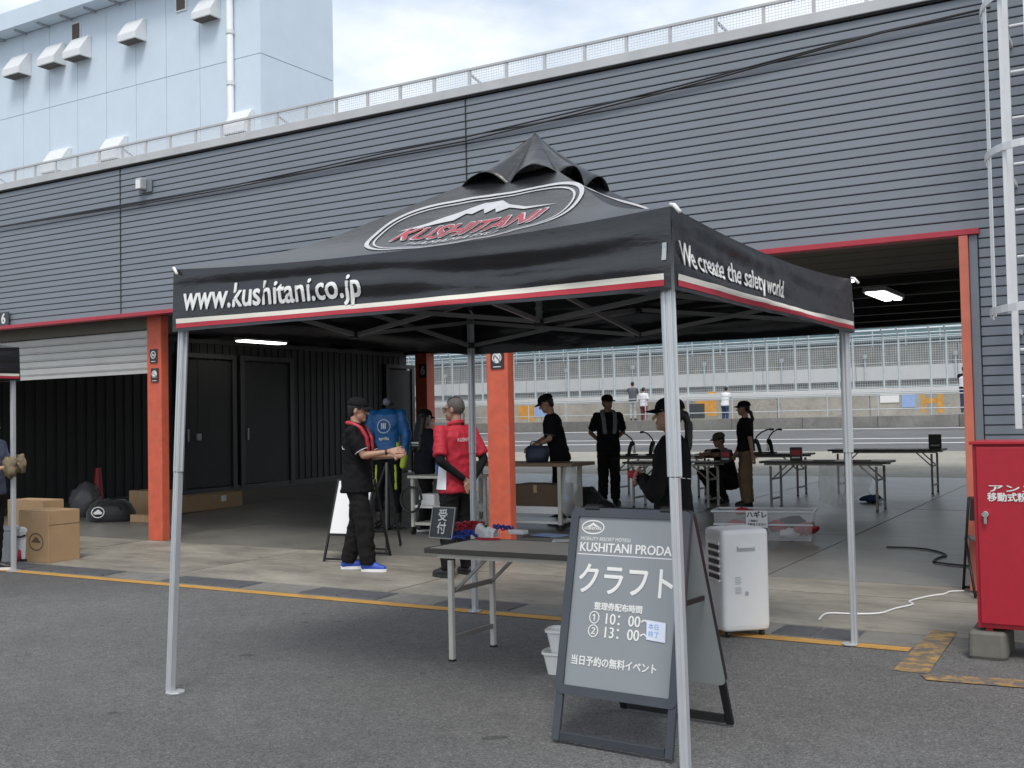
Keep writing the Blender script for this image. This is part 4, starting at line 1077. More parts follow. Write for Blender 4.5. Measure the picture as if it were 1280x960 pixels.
# ================================================================ red extinguisher cabinet
q = uz(1222, 785, .185); cz1 = uy(1222, 553, q.y).z
cb = thing('extinguisher_cabinet', 'red steel fire extinguisher cabinet with white Japanese lettering', 'cabinet', (q.x + .6, q.y + .3, 0))
Wc, Dc = 1.2, .45; x0, y0 = q.x, q.y
mb = MB(); mb.bx(x0, x0 + Wc, y0 + .02, y0 + Dc, .185, cz1 - .015); mb.build('case', REDCAB, cb, world=True, bev=.005)
mb = MB(); mb.bx(x0 - .015, x0 + Wc + .015, y0 - .005, y0 + Dc + .01, cz1 - .014, cz1 + .006); mb.build('lid', REDCAB, cb, world=True, bev=.004)
mb = MB(); mb.bx(x0 + .022, x0 + Wc / 2 - .003, y0, y0 + .019, .215, cz1 - .03); dr = mb.build('door', REDCAB, cb, world=True, bev=.004)
mb = MB(); mb.bx(x0 + Wc / 2 + .003, x0 + Wc - .022, y0, y0 + .019, .215, cz1 - .03); dr2 = mb.build('door', REDCAB, cb, world=True, bev=.004)
hp = uy(1232, 645, y0 - .01); mb = MB(); mb.cyl((hp.x, y0 - .03, hp.z + .01), (hp.x, y0, hp.z + .01), .02, n=16); mb.box((hp.x, y0 - .022, hp.z - .012), (.018, .014, .07)); mb.build('handle', CHROME, dr, world=True, bev=.003)
a_ = uy(1234, 611, y0 - .003); b_2 = uy(1234, 622, y0 - .003)
mb = MB()
for s, o_, sz in (('アンスルホース', a_, .068), ('移動式粉末消火設備', b_2, .055)):
    vs, fs = text(s, sz, align='LEFT', bold=.0016); fc = lambda a, b: Vector((o_.x + a * (1.35 if sz > .06 else 1.0), y0 - .003, o_.z + b * (.7 if sz > .06 else 1)))
    mb = MB(); mb.add([lift(fc, q, q[0], q[1]) for q in vs], fs); mb.build('lettering', WPRT, cb, world=True)
for x in (x0 + .06, x0 + Wc - .06):
    mb = MB(); mb.bx(x - .02, x + .02, y0 + .04, y0 + .08, .165, .19); mb.build('foot', REDCAB, cb, world=True)
for i, (x, lab) in enumerate(((x0 + .05, 'rough concrete block under the left end of the red cabinet'), (x0 + Wc - .1, 'concrete block under the right end of the red cabinet'))):
    mb = MB(); rnd = random.Random(4 + i)
    mb.loft([(0, 0, 0, .105, .2), (0, 0, .02, .11, .21), (0, 0, .15, .108, .205), (0, 0, .166, .095, .19)], 24, 8)
    mb.v = [v + Vector((noise.noise(v * 14), noise.noise(v * 14 + Vector((5, 0, 0))), 0)) * .008 for v in mb.v]
    o = mb.build('concrete_block', BLOCK, smooth=False); o.location = (x, y0 + .19, 0); tag(o, lab, 'block', 'concrete blocks under the cabinet')
# ================================================================ left bay goods
def carton(name, x0, x1, y0, y1, h, label, m=CARD, open_=False, rz=0, group='cardboard boxes in the garage', z=None):
    zb = G(y0) if z is None else z
    t = thing(name, label, 'box', ((x0 + x1) / 2, (y0 + y1) / 2, zb), rz, group); w_, d_ = x1 - x0, y1 - y0
    mb = MB(); mb.box((0, 0, h / 2 + .001), (w_, d_, h)); mb.build('carton', m, t, bev=.006)
    mb = MB(); mb.box((0, 0, h + .002), (w_ * .99, .05, .001)); mb.box((0, -d_ / 2 - .001, h - .05), (.05, .001, .1)); mb.build('tape', TAPE, t)
    for s in (-1, 1):
        mb = MB(); mb.box((0, s * (d_ / 4 + .002), h + .0035), (w_ * .985, d_ / 2 - .008, .004), (s * .012, 0, 0)); mb.build('flap', m, t)
    return t
bxr = carton('cardboard_box', -11.27, -10.74, 7.74, 8.15, .57, 'large cardboard box with a printed emblem beside the second canopy')
mb = MB(); f_ = lambda u, v: Vector((.05 + u, -.2075, .23 + v))
ringband(mb, f_, 0, 0, .13, .1, .014, 32); mb.poly([f_(*q) for q in ((-.09, -.01), (-.03, .04), (0, .06), (.04, .035), (.09, -.01))]); mb.build('print', CARDD, bxr)
mb = MB(); mb.box((.266, 0, .42), (.002, .41, .006)); mb.build('crease', CARDD, bxr)
xr_ = uy(80, 650, 8.8).x; carton('cardboard_box', xr_ - .7, xr_, 8.5, 8.8, .60, 'flat-topped cardboard box just behind the large emblem box')
c = gr(165, 648); carton('cardboard_box', c.x - .25, c.x + .3, c.y + .15, c.y + .55, .42, 'cardboard box between the black bag and the left column')
c = gr(172, 652); carton('cardboard_box', c.x - .05, c.x + .55, c.y - .1, c.y + .3, .11, 'low flat cardboard box at the foot of the left column')
a_, b_2 = gr(222, 643), gr(296, 632)
t = carton('cardboard_box', 0, (b_2 - a_).length, 0, .3, .26, 'long low cardboard box along the dark partition', rz=math.atan2((b_2 - a_).y, (b_2 - a_).x)); t.location = (a_ + b_2) / 2 + Vector((-.13, .1, 0))
mb = MB(); mb.box((.25, -.152, .17), (.14, .002, .1)); mb.build('label_sticker', WHITEP, t)
# black bag with round emblem
c = gr(126, 653); c.z = G(c.y)
t = thing('duffel_bag', 'black duffel bag with a round white emblem in the left bay', 'bag', c + Vector((0, .2, 0)), R(35))
mb = MB(); mb.loft([(0, 0, 0, .33, .2), (0, 0, .05, .36, .23), (0, 0, .17, .35, .22), (0, 0, .27, .3, .17), (0, 0, .33, .2, .08)], 28, 2.6)
mb.v = [v + Vector((noise.noise(v * 6), noise.noise(v * 6 + Vector((3, 0, 0))), noise.noise(v * 5 + Vector((0, 7, 0))) * (1 if v.z > .02 else 0))) * .025 for v in mb.v]
mb.build('body', BLKF, t, smooth=True)
mb = MB(); f_ = lambda u, v: Vector((-.13 + u, -.262 + .5 * max(0, v + .02) * .35, .16 + v))
ringband(mb, f_, 0, 0, .1, .085, .014, 32); mb.poly([f_(*q) for q in ((-.07, -.01), (-.02, .03), (0, .045), (.03, .028), (.07, -.01), (.05, -.03), (-.05, -.03))]); mb.build('emblem', WPRT, t)
mb = MB(); mb.tube([(-.2, -.2, .22), (-.12, -.24, .33), (.02, -.24, .36), (.15, -.22, .3), (.2, -.2, .2)], .014, 6); mb.build('strap', BLKF, t, smooth=True)
# bin bags
for px, py, s, lab in ((88, 648, .24, 'dark crumpled plastic bag between the cartons and the duffel bag'), (182, 638, .2, 'grey plastic bag against the partition left of the column')):
    c = gr(px, py); c.z = G(c.y); mb = MB(); mb.ell((0, 0, s * 1.1), (s * 1.1, s, s * 1.25), None, 28, 18)
    mb.v = [v + v.normalized() * .05 * (noise.noise(v * 9) + .6 * noise.noise(v * 21)) for v in mb.v]; mb.v = [Vector((v.x, v.y, max(0.004, v.z))) for v in mb.v]
    o = mb.build('plastic_bag', BAGP, smooth=True); o.location = c + Vector((0, .3, 0)); tag(o, lab, 'bag')
c = gr(121, 640); c = Vector((c.x - .6, c.y + .5, G(c.y + .5)))
t = thing('traffic_cone', 'thin red cone standing behind the duffel bag', 'cone', c)
mb = MB(); mb.cyl((0, 0, .03), (0, 0, .72), .1, .05, 20); mb.build('cone', REDTRIM, t, smooth=False); mb = MB(); mb.box((0, 0, .016), (.34, .34, .03)); mb.build('base', REDTRIM, t, bev=.01)
# cooler jug and grey box by the second canopy leg
c = gr(33, 702); t = thing('cooler_box', 'white cooler box with dark handle beside the large cardboard box', 'cooler', (c.x - .12, c.y + .12, G(c.y)), R(10))
mb = MB(); mb.loft([(0, 0, .0, .15, .13), (0, 0, .02, .17, .145), (0, 0, .30, .175, .15), (0, 0, .33, .17, .148)], 28, 5); mb.build('tub', WHITEP, t, smooth=False)
mb = MB(); mb.loft([(0, 0, .331, .18, .156), (0, 0, .37, .18, .156), (0, 0, .39, .16, .14)], 28, 5); mb.build('lid', WHITEP, t)
mb = MB(); mb.tube([(.18, -.1, .3), (.21, -.06, .29), (.21, .06, .29), (.18, .1, .3)], .014, 6); mb.tube([(-.1, -.155, .3), (-.06, -.18, .28), (.06, -.18, .28), (.1, -.155, .3)], .012, 6); mb.build('handle', BLKP, t, smooth=True)
mb = MB(); mb.loft([(0, 0, .001, .178, .152), (0, 0, .03, .182, .156)], 28, 5); mb.build('base_band', BLKP, t)
c = gr(4, 703); t = thing('storage_tub', 'grey plastic tub at the lower left edge of the picture', 'tub', (c.x - .02, c.y + .1, G(c.y)), R(5))
mb = MB(); mb.loft([(0, 0, 0, .12, .12), (0, 0, .28, .15, .15), (0, 0, .36, .15, .15)], 24, 4); mb.build('tub', STEELP, t, bev=.01)
mb = MB(); mb.loft([(0, 0, .361, .16, .16), (0, 0, .39, .155, .155)], 24, 4); mb.build('lid', STEELP, t, bev=.006)

# ================================================================ mid garage
# work bench with lower shelf
c = gr(688, 664); by = c.y; bx1 = uy(716, 580, by).x; bx0 = bx1 - 1.85; bz = G(by); th = uy(700, 579, by).z - bz
t = thing('work_bench', 'wheeled work bench with wooden top and white lower shelf', 'bench', ((bx0 + bx1) / 2, by + .3, bz))
mb = MB(); mb.bx(bx0, bx1, by - .02, by + .62, bz + th - .045, bz + th); mb.build('bench_top', mat('bench_wood', (0.2, 0.13, 0.08), .55, var=.2, vs=4, stretch=(1, 8, 1)), t, world=True, bev=.004)
for x in (bx0 + .1, bx1 - .2):
    for y in (by + .02, by + .56):
        mb = MB(); mb.bx(x - .025, x + .025, y - .025, y + .025, bz + .08, bz + th - .046); o = mb.build('leg', TLEG, t, world=True)
        mb = MB(); mb.cyl((x - .012, y, bz + .036), (x + .012, y, bz + .036), .035); mb.bx(x - .006, x + .006, y - .02, y + .02, bz + .04, bz + .09); mb.build('castor', BLKP, o, world=True)
for z, h in ((.22, .09), (.09, .03)):
    mb = MB(); mb.bx(bx0 + .128, bx1 - .228, by + .0, by + .57, bz + z, bz + z + h); mb.build('shelf', WHITEP, t, world=True, bev=.004)
carton('cardboard_box', bx1 - .95, bx1 - .26, by + .08, by + .5, .27, 'brown cardboard box on the shelf of the work bench', CARDD, z=bz + .312, group=None)
# plastic bag hanging at the end of the bench
hb = Vector((bx1 - .08, by + .05, bz + th - .05))
mb = MB(); mb.loft([(0, 0, -.62, .05, .08), (0, 0, -.55, .09, .14), (0, 0, -.35, .085, .15), (0, 0, -.12, .07, .12), (0, 0, 0.0, .06, .11)], 22, 2.4)
mb.v = [v + Vector((noise.noise(v * 9), noise.noise(v * 9 + Vector((3, 1, 0))), 0)) * .03 for v in mb.v]
t = thing('waste_bag', 'clear waste bag hanging from the end of the work bench', 'bag', hb); mb.build('film', FILM, t, smooth=True)
mb = MB(); mb.ell((0, 0, -.5), (.06, .09, .07), None, 12, 8); mb.v = [v + Vector((1, 1, 1)) * noise.noise(v * 25) * .02 for v in mb.v]; mb.build('rubbish', MAROON, t)
mb = MB(); mb.box((-.02, -.08, -.38), (.07, .004, .07), (.2, .5, .3)); mb.build('paper', BLUEP, t)
# handbag the leaning man reaches into
c = uy(676, 578, by + .3); t = thing('tote_bag', 'dark navy bag on the work bench under the leaning man', 'bag', (uy(672, 578, by + .3).x, by + .3, bz + th))
mb = MB(); mb.loft([(0, 0, .002, .15, .09), (0, 0, .08, .17, .1), (0, 0, .17, .16, .07), (0, 0, .22, .14, .03)], 22, 3); mb.v = [v + Vector((noise.noise(v * 8), noise.noise(v * 8 + Vector((2, 0, 0))), 0)) * .02 for v in mb.v]; mb.build('body', mat('navy_bag', (.03, .04, .07), .6), t, smooth=True)
mb = MB(); mb.tube([(-.1, -.03, .2), (-.06, -.05, .27), (.05, -.05, .28), (.1, -.03, .2)], .008, 6); mb.build('handle', BLKF, t, smooth=True)
# back packs on the floor
for i, (px, py, s, lab) in enumerate(((722, 652, .34, 'black backpack slumped on the floor right of the work bench'), (742, 654, .22, 'small black equipment bag with straps in front of the standing man'))):
    c = gr(px, py); c = Vector((c.x, c.y + .3, G(c.y + .3))); t = thing('backpack', lab, 'bag', c, R(20 * i))
    mb = MB(); mb.loft([(0, 0, 0, s * .8, s * .55), (0, 0, s * .3, s * .85, s * .6), (0, 0, s * .9, s * .6, s * .45), (0, 0, s * 1.35, s * .3, s * .25)], 24, 2.5)
    mb.v = [v + Vector((noise.noise(v * 7), noise.noise(v * 7 + Vector((2, 0, 0))), noise.noise(v * 7 + Vector((0, 5, 0))) * (v.z > .02))) * .06 for v in mb.v]; mb.build('body', BLKF, t, smooth=True)
    mb = MB(); mb.tube([(s * .6, -.1, s * .3), (s * .95, -.12, s * .6), (s * .7, -.1, s * 1.0), (s * .3, -.1, s * 1.2)], .018, 6); mb.tube([(s * .5, .1, s * .3), (s * 1.1, .12, s * .3), (s * .9, .1, s * .7)], .015, 6); mb.build('strap', BLKF, t, smooth=True)

# presses, display boxes
def press(tx, ty, tz, rz, label):
    t = thing('lever_press', label, 'press', (tx, ty, tz), rz, 'black lever presses on the folding tables')
    mb = MB(); mb.box((0, 0, .014), (.22, .12, .026)); mb.build('base', BLKM, t, bev=.005)
    mb = MB(); mb.prism([(-.08, -.02, .027), (-.02, -.02, .027), (.01, -.02, .15), (.06, -.02, .19), (.05, -.02, .25), (-.02, -.02, .24), (-.06, -.02, .14)], (0, .04, 0)); mb.build('frame', BLKM, t, bev=.006)
    mb = MB(); mb.cyl((.05, 0, .08), (.05, 0, .2), .016); mb.cyl((.05, 0, .04), (.05, 0, .08), .026); mb.build('ram', CHROME, t)
    mb = MB(); mb.tube([(.03, 0, .23), (.0, 0, .29), (-.08, 0, .36), (-.18, 0, .405), (-.23, 0, .41)], .012, 8); o = mb.build('lever', BLKM, t, smooth=True)
    mb = MB(); mb.caps((-.22, 0, .41), (-.28, 0, .405), .018); mb.build('grip', BLKP, o, smooth=True)
z1_ = G(17.65) + TH; z5 = G(18.25) + TH
for px, lab in ((789, 'left lever press on the table beside the standing man'), (815, 'right lever press on the table beside the standing man')): q = uy(px, 540, 17.6); press(q.x, 17.6, z1_, R(20 if px < 800 else 70), lab)
for px, lab in ((946, 'lever press partly behind the woman in tan trousers'), (962, 'lever press right of the woman in tan trousers')): q = uy(px, 550, 18.2); press(q.x, 18.2, z5, R(200 - (px - 946) * 3), lab)
def display(px, Y, z, w, h, lab, red=True):
    q = uy(px, 560, Y); t = thing('display_box', lab, 'display', (q.x, Y, z), R(10), 'small black display boxes on the tables')
    mb = MB(); mb.box((0, 0, h / 2 + .001), (w, .1, h)); mb.build('case', BLKP, t, bev=.006)
    mb = MB(); mb.box((0, -.052, h * .62), (w * .8, .003, h * .4)); mb.build('print', RPRT if red else SIGNK, t)
    mb = MB(); mb.box((0, -.052, h * .25), (w * .7, .003, h * .1)); mb.build('caption', WPRT if red else TEXTG, t)
display(907, 15.62, G(15.75) + TH, .15, .18, 'black display box with red print in front of the crouching person')
display(995, 15.9, G(16.05) + TH, .17, .2, 'black display box with red print on the film-draped table')
display(1169, 19.0, G(19.1) + TH + .03, .2, .24, 'plain black display box on the empty table', False)
# loose tools on tables
for i, (px, Y, z, lab) in enumerate(((1030, 16.0, G(16.05) + TH, 'dark cutting mat on the left of the film-draped table'), (1075, 16.0, G(16.05) + TH, 'dark cutting mat on the right of the film-draped table'))):
    q = uy(px, 565, Y); mb = MB(); mb.box((0, 0, .006), (.3, .2, .01), (0, 0, .2)); o = mb.build('cutting_mat', SIGNK, bev=.002); o.location = (q.x, Y, z); tag(o, lab, 'mat')
# film hanging under a table
q0, q1 = uy(1025, 590, 15.85), uy(1075, 590, 15.85)
mb = MB(); mb.grid(lambda u, v: Vector((q0.x + (q1.x - q0.x) * u * 1.3 + .05 * noise.noise(Vector((u * 3, v * 3, 1))), 15.78 + .06 * noise.noise(Vector((u * 7, v * 2, 4))) - .05 * v, G(15.8) + TH - .05 - .58 * v * (.85 + .15 * math.sin(u * 5)))), 24, 16)
tag(mb.build('plastic_film', FILM, smooth=True), 'clear plastic film hanging under a folding table', 'film')
c = gr(1090, 628); mb = MB(); mb.ell((0, 0, .06), (.16, .12, .06), None, 20, 10); mb.v = [v + Vector((1, 1, .6)) * .04 * noise.noise(v * 15) for v in mb.v]; mb.v = [Vector((v.x, v.y, max(.003, v.z))) for v in mb.v]
o = mb.build('cloth_scrap', mat('blue_cloth', (.03, .06, .14), .8), smooth=True); o.location = Vector((c.x, c.y, G(c.y))); tag(o, 'crumpled dark blue cloth on the floor under the film-draped table', 'cloth')

# clear tub of fabric scraps
ca, cbb = gr(892, 676), gr(1017, 678); L = (cbb - ca).length; an = math.atan2((cbb - ca).y, (cbb - ca).x); cc = (ca + cbb) / 2 + Vector((-math.sin(an), math.cos(an), 0)) * .24
t = thing('clear_tub', 'clear plastic tub of red fabric scraps behind the air conditioner', 'tub', (cc.x, cc.y, G(cc.y) + .005), an)
hh = .33
mb = MB(); w2, d2 = L / 2, .23
for (a, b) in (((-w2, -d2), (w2, -d2)), ((w2, -d2), (w2, d2)), ((w2, d2), (-w2, d2)), ((-w2, d2), (-w2, -d2))):
    mb.add([(a[0] * .95, a[1] * .93, 0), (b[0] * .95, b[1] * .93, 0), (b[0], b[1], hh), (a[0], a[1], hh)], [(0, 1, 2, 3)])
mb.add([(-w2 * .95, -d2 * .93, 0), (w2 * .95, -d2 * .93, 0), (w2 * .95, d2 * .93, 0), (-w2 * .95, d2 * .93, 0)], [(0, 1, 2, 3)]); mb.build('tub', CLEAR, t)
mb = MB()
for y in (-d2 - .01, d2 + .01): mb.box((0, y, hh), (L + .05, .022, .022))
for x in (-w2 - .01, w2 + .01): mb.box((x, 0, hh), (.022, 2 * d2 - .002, .022))
mb.build('rim', CLRIM, t, bev=.004)
mb = MB(); mb.box((0, -d2 - .002, hh * .55), (L, .004, .02)); mb.build('rib', CLRIM, t)
f_ = lambda u, v: Vector((-.06 + u, -d2 - .024, .245 + v))
mb = MB(); mb.box((-.06, -d2 - .02, .245), (.24, .004, .19)); pl = mb.build('paper_sign', WHITEP, t)
mb = MB(); text_on(mb, 'ハギレ', .078, lambda u, v: f_(u, v + .045), bold=.0025); mb.build('lettering', SIGNK, pl)
for s_, sz_, du, dv in (('ご自由に', .028, -.04, -.02), ('お持ちください', .03, 0, -.06)): mb = MB(); text_on(mb, s_, sz_, lambda u, v: f_(u + du, v + dv), bold=.0008); mb.build('lettering', SIGNK, pl)
rnd = random.Random(11)
SCR = [(RPRT, 'red', 'in the left half of the clear tub', -.3, .12), (WCL, 'white', 'at the left end of the clear tub', -.45, .05), (GREYC, 'grey', 'under the paper sign on the clear tub', -.08, .05), (REDC, 'red', 'just right of the paper sign in the clear tub', .17, .13), (BLKC, 'black', 'in the right half of the clear tub', .3, .16), (WCL, 'white', 'low in the right half of the clear tub', .28, .05), (RPRT, 'red', 'at the right end of the clear tub', .45, .1)]
for i in range(7):
    m, cn_, wh_, x, z = SCR[i]; y = rnd.uniform(-.1, -.05)
    mb = MB(); mb.ell((0, 0, 0), (rnd.uniform(.12, .17), .09, .07), None, 14, 8); mb.v = [v + Vector((1, 1, 1)) * .04 * noise.noise(v * 18 + Vector((i, 0, 0))) for v in mb.v]
    o = mb.build('fabric_scrap', m, None, smooth=True); o.location = t.location + Matrix.Rotation(an, 3, 'Z') @ Vector((x, y, z + .03)); o.rotation_euler = (0, 0, an)
    tag(o, 'crumpled %s fabric scrap %s' % (cn_, wh_), 'fabric', 'fabric scraps in the clear tub')
mb = MB(); q = cc + Matrix.Rotation(an, 3, 'Z') @ Vector((-.25, 0, hh + .0)); mb.ell((0, 0, .02), (.1, .08, .04), None, 14, 8); mb.v = [v + Vector((1, 1, .5)) * .04 * noise.noise(v * 20) for v in mb.v]; o = mb.build('fabric_scrap', REDC, smooth=True); o.location = Vector((q.x, q.y, G(cc.y) + hh - .03)); tag(o, 'bright red fabric scrap lying on top of the clear tub', 'fabric', 'fabric scraps in the clear tub')

# folding chair seen edge on beside the cabinet
c = gr(1208, 744); t = thing('folding_chair', 'black folding chair half hidden behind the red cabinet', 'chair', (c.x + .2, c.y + .1, G(c.y)), R(-70))
mb = MB()
for s in (-1, 1):
    mb.tube([(-.2, s * .2, .01), (-.02, s * .2, .45), (.12, s * .2, .78)], .011, 8); mb.tube([(.2, s * .19, .01), (-.1, s * .19, .44)], .011, 8)
mb.cyl((.12, -.2, .78), (.12, .2, .78), .011, n=8); mb.cyl((-.2, -.2, .03), (-.2, .2, .03), .011, n=8); mb.cyl((.2, -.19, .03), (.2, .19, .03), .011, n=8); mb.build('frame', BLKM, t, smooth=True)
mb = MB(); mb.box((.05, 0, .45), (.36, .36, .03)); mb.build('seat', BLKF, t, bev=.012)
mb = MB(); mb.box((.1, 0, .69), (.02, .38, .2), (0, .35, 0)); mb.build('backrest', BLKF, t, bev=.008)

# cables on the floor
def floor_cable(px, m, r, label):
    pts = [gr(*q) + Vector((0, 0, r + .003)) for q in px]; dense = []
    for i in range(len(pts) - 1):
        p0, p1, p2, p3 = pts[max(i - 1, 0)], pts[i], pts[i + 1], pts[min(i + 2, len(pts) - 1)]
        for k in range(6):
            t = k / 6; dense.append(.5 * ((2 * p1) + (-p0 + p2) * t + (2 * p0 - 5 * p1 + 4 * p2 - p3) * t * t + (-p0 + 3 * p1 - 3 * p2 + p3) * t ** 3))
    mb = MB(); mb.tube(dense + [pts[-1]], r, 6); tag(mb.build('floor_cable', m, smooth=True), label, 'cable')
floor_cable([(1108, 685), (1140, 686), (1165, 689), (1183, 695), (1172, 699), (1167, 703), (1182, 706), (1212, 709)], BLKP, .009, 'black cable snaking over the floor towards the folding chair')
floor_cable([(1024, 776), (1030, 770), (1040, 768), (1070, 769), (1100, 768), (1120, 762), (1141, 757), (1137, 753), (1160, 747), (1180, 744), (1188, 741), (1206, 740)], WHITEP, .007, 'white extension cable on the apron right of the rear canopy leg')

# equipment cart between the two standing men
c = gr(517, 668); t = thing('equipment_cart', 'pale steel equipment cart with frame and hose behind the long-haired person', 'cart', (c.x + .35, c.y + .35, G(c.y)))
b0 = Vector((c.x, c.y, G(c.y)))
for dx in (0, .78):
    for dy in (0, .5):
        mb = MB(); mb.bx(b0.x + dx - .02, b0.x + dx + .02, b0.y + dy - .02, b0.y + dy + .02, b0.z + .1, b0.z + .72); o = mb.build('post', TLEG, t, world=True)
        mb = MB(); mb.cyl((b0.x + dx - .015, b0.y + dy, b0.z + .05), (b0.x + dx + .015, b0.y + dy, b0.z + .05), .048, n=14); mb.build('castor', BLKP, o, world=True)
for z, m in ((.72, TLEG), (.34, WHITEP), (.12, TLEG)):
    mb = MB(); mb.bx(b0.x - .05, b0.x + .83, b0.y - .05, b0.y + .55, b0.z + z + .001, b0.z + z + .035); mb.v = [v if z == .72 else Vector((min(max(v.x, b0.x + .022), b0.x + .757), min(max(v.y, b0.y + .0), b0.y + .5), v.z)) for v in mb.v]; mb.build('shelf', m, t, world=True)
mb = MB(); p = lambda x, z: (b0.x + x, b0.y + .45, b0.z + z)
for x in (-.04, .5): mb.bar(p(x, .755), p(x, 1.55), .022, .022)
for z in (1.1, 1.42): mb.bar(p(-.03, z), p(.49, z), .018, .02)
mb.build('upright_frame', GALV, t, world=True)
mb = MB(); cc2 = Vector((b0.x + .02, b0.y - .06, b0.z + .45)); mb.tube([cc2 + Vector((.16 * math.cos(q * .35), -.008 * q * .2, .16 * math.sin(q * .35))) for q in range(19)], .016, 6); mb.build('hose', BLKP, t, world=True, smooth=True)
mb = MB(); mb.bx(b0.x + .1, b0.x + .34, b0.y - .01, b0.y + .2, b0.z + .376, b0.z + .52); mb.build('machine', WHITEP, t, world=True, bev=.01)
mb = MB(); q = Vector((b0.x + .2, b0.y + .3, b0.z + .756)); mb.cyl(q, q + Vector((0, 0, .2)), .035, n=14); mb.cyl(q + Vector((0, 0, .2)), q + Vector((0, 0, .24)), .035, .014, n=14); mb.cyl(q + Vector((0, 0, .24)), q + Vector((0, 0, .27)), .016, n=10); mb.v = [v - q for v in mb.v]; o = mb.build('bottle', BLUEB, smooth=False); o.location = q; tag(o, 'blue bottle standing on the equipment cart', 'bottle')

# white board A-frame behind the man in blue shoes
fl_, fr2 = gr(405, 702), gr(450, 704)
t = thing('a_frame_board', 'small black A-frame with a blank white panel behind the man in blue shoes', 'sign', (fl_ + fr2) / 2)
ex2 = (fr2 - fl_).normalized(); ey2 = Vector((-ex2.y, ex2.x, 0)); w2 = (fr2 - fl_).length; bb = (fl_ + fr2) / 2; H2, D2 = .86, .3
f2 = lambda u, s: bb + ex2 * u + ey2 * D2 * s + Vector((0, 0, H2 * s + .004))
g2 = lambda u, s: bb + ex2 * u + ey2 * D2 * (2 - s) + Vector((0, 0, H2 * s + .004))
for fn in (f2, g2):
    mb = MB()
    for s in (-1, 1): mb.bar(fn(s * w2 / 2, 0), fn(s * w2 / 2, 1), .022, .022, ey2)
    mb.bar(fn(-w2 / 2, .32), fn(w2 / 2, .32), .02, .02); mb.bar(fn(-w2 / 2, .99), fn(w2 / 2, .99), .02, .02); mb.bar(fn(-w2 / 2, .03), fn(w2 / 2, .03), .016, .02); mb.build('frame', BLKM, t, world=True)
mb = MB(); mb.add([f2(-w2 / 2 + .012, .335), f2(w2 / 2 - .012, .335), f2(w2 / 2 - .012, .975), f2(-w2 / 2 + .012, .975)], [(0, 1, 2, 3)]); mb.build('panel', WHITEP, t, world=True, solid=.006)
# easel tripod
c = gr(472, 690); t = thing('easel', 'black metal easel behind the man in blue shoes', 'easel', (c.x, c.y, G(c.y)))
b0 = Vector((c.x, c.y, G(c.y)))
ap = b0 + Vector((-.05, .25, 1.0))
for q in ((-.32, .0, .01), (.14, -.02, .01), (-.05, .5, .02)): mb = MB(); mb.bar(b0 + Vector(q), ap, .022, .022); mb.build('leg', BLKM, t, world=True)
mb = MB(); mb.bar(b0 + Vector((-.26, .04, .03)), b0 + Vector((.12, .02, .03)), .018, .02); mb.build('cross_bar', BLKM, t, world=True)

# racing suit on a stand
c = gr(462, 668); c = Vector((c.x - .15, c.y + .6, G(c.y + .6)))
rs = thing('racing_suit', 'blue leather racing suit with lime trim hung on a stand', 'racing suit', c, R(-70)); rs.scale = (1.08, 1.08, 1.1)
# ================================================================ PEOPLE
def vox(mb, size, sm=4, fold=0.0, seed=0, cut=None):
    me = mb.mesh('tmp'); o = bpy.data.objects.new('tmp', me); COL.objects.link(o)
    md = o.modifiers.new('r', 'REMESH'); md.mode = 'VOXEL'; md.voxel_size = size
    if sm: md = o.modifiers.new('s', 'SMOOTH'); md.factor = .5; md.iterations = sm
    dg = bpy.context.evaluated_depsgraph_get(); m2 = bpy.data.meshes.new_from_object(o.evaluated_get(dg))
    bpy.data.objects.remove(o); bpy.data.meshes.remove(me)
    if fold:
        ns = [v.normal.copy() for v in m2.vertices]
        for v, n in zip(m2.vertices, ns):
            c = v.co; q = Vector((c.x * 7 + seed, c.y * 7, c.z * 11)); q2 = Vector((c.x * 15 + c.z * 9, c.y * 15 - c.z * 7, c.z * 10 + seed))
            r1 = 1 - 2 * abs(noise.noise(q)); r2 = 1 - 2 * abs(noise.noise(q2))
            v.co = c + n * (fold * (r1 * .8 + r2 * .55))
    return m2
def put(name, me, m, parent, smooth=True):
    me.materials.clear(); me.materials.append(m); return link(name, me, parent, smooth)
def hand(mb, w, d, pn, ts, curl=.5):
    d = Vector(d).normalized(); pn = Vector(pn); pn = (pn - d * pn.dot(d)).normalized(); s = d.cross(pn) * ts
    for o in (-.027, -.009, .009, .027): mb.caps(w + s * o * .6, w + d * .08 + s * o, .0145, .0125, 8)
    for o, l in ((.033, .07), (.011, .078), (-.011, .073), (-.033, .058)):
        p0 = w + d * .085 + s * o; p1 = p0 + (d * (1 - curl * .4) + pn * curl * .6).normalized() * l * .55 + s * o * .1; p2 = p1 + (d * (1 - curl) + pn * (curl + .1)).normalized() * l * .5
        mb.caps(p0, p1, .0085, .008, 8); mb.caps(p1, p2, .008, .0068, 8)
    p0 = w + d * .028 + s * .028; p1 = p0 + (d * .65 + s * .7).normalized() * .048; p2 = p1 + (d * .95 + s * .2 + pn * .35).normalized() * .036
    mb.caps(p0, p1, .0125, .0105, 8); mb.caps(p1, p2, .0105, .0085, 8)

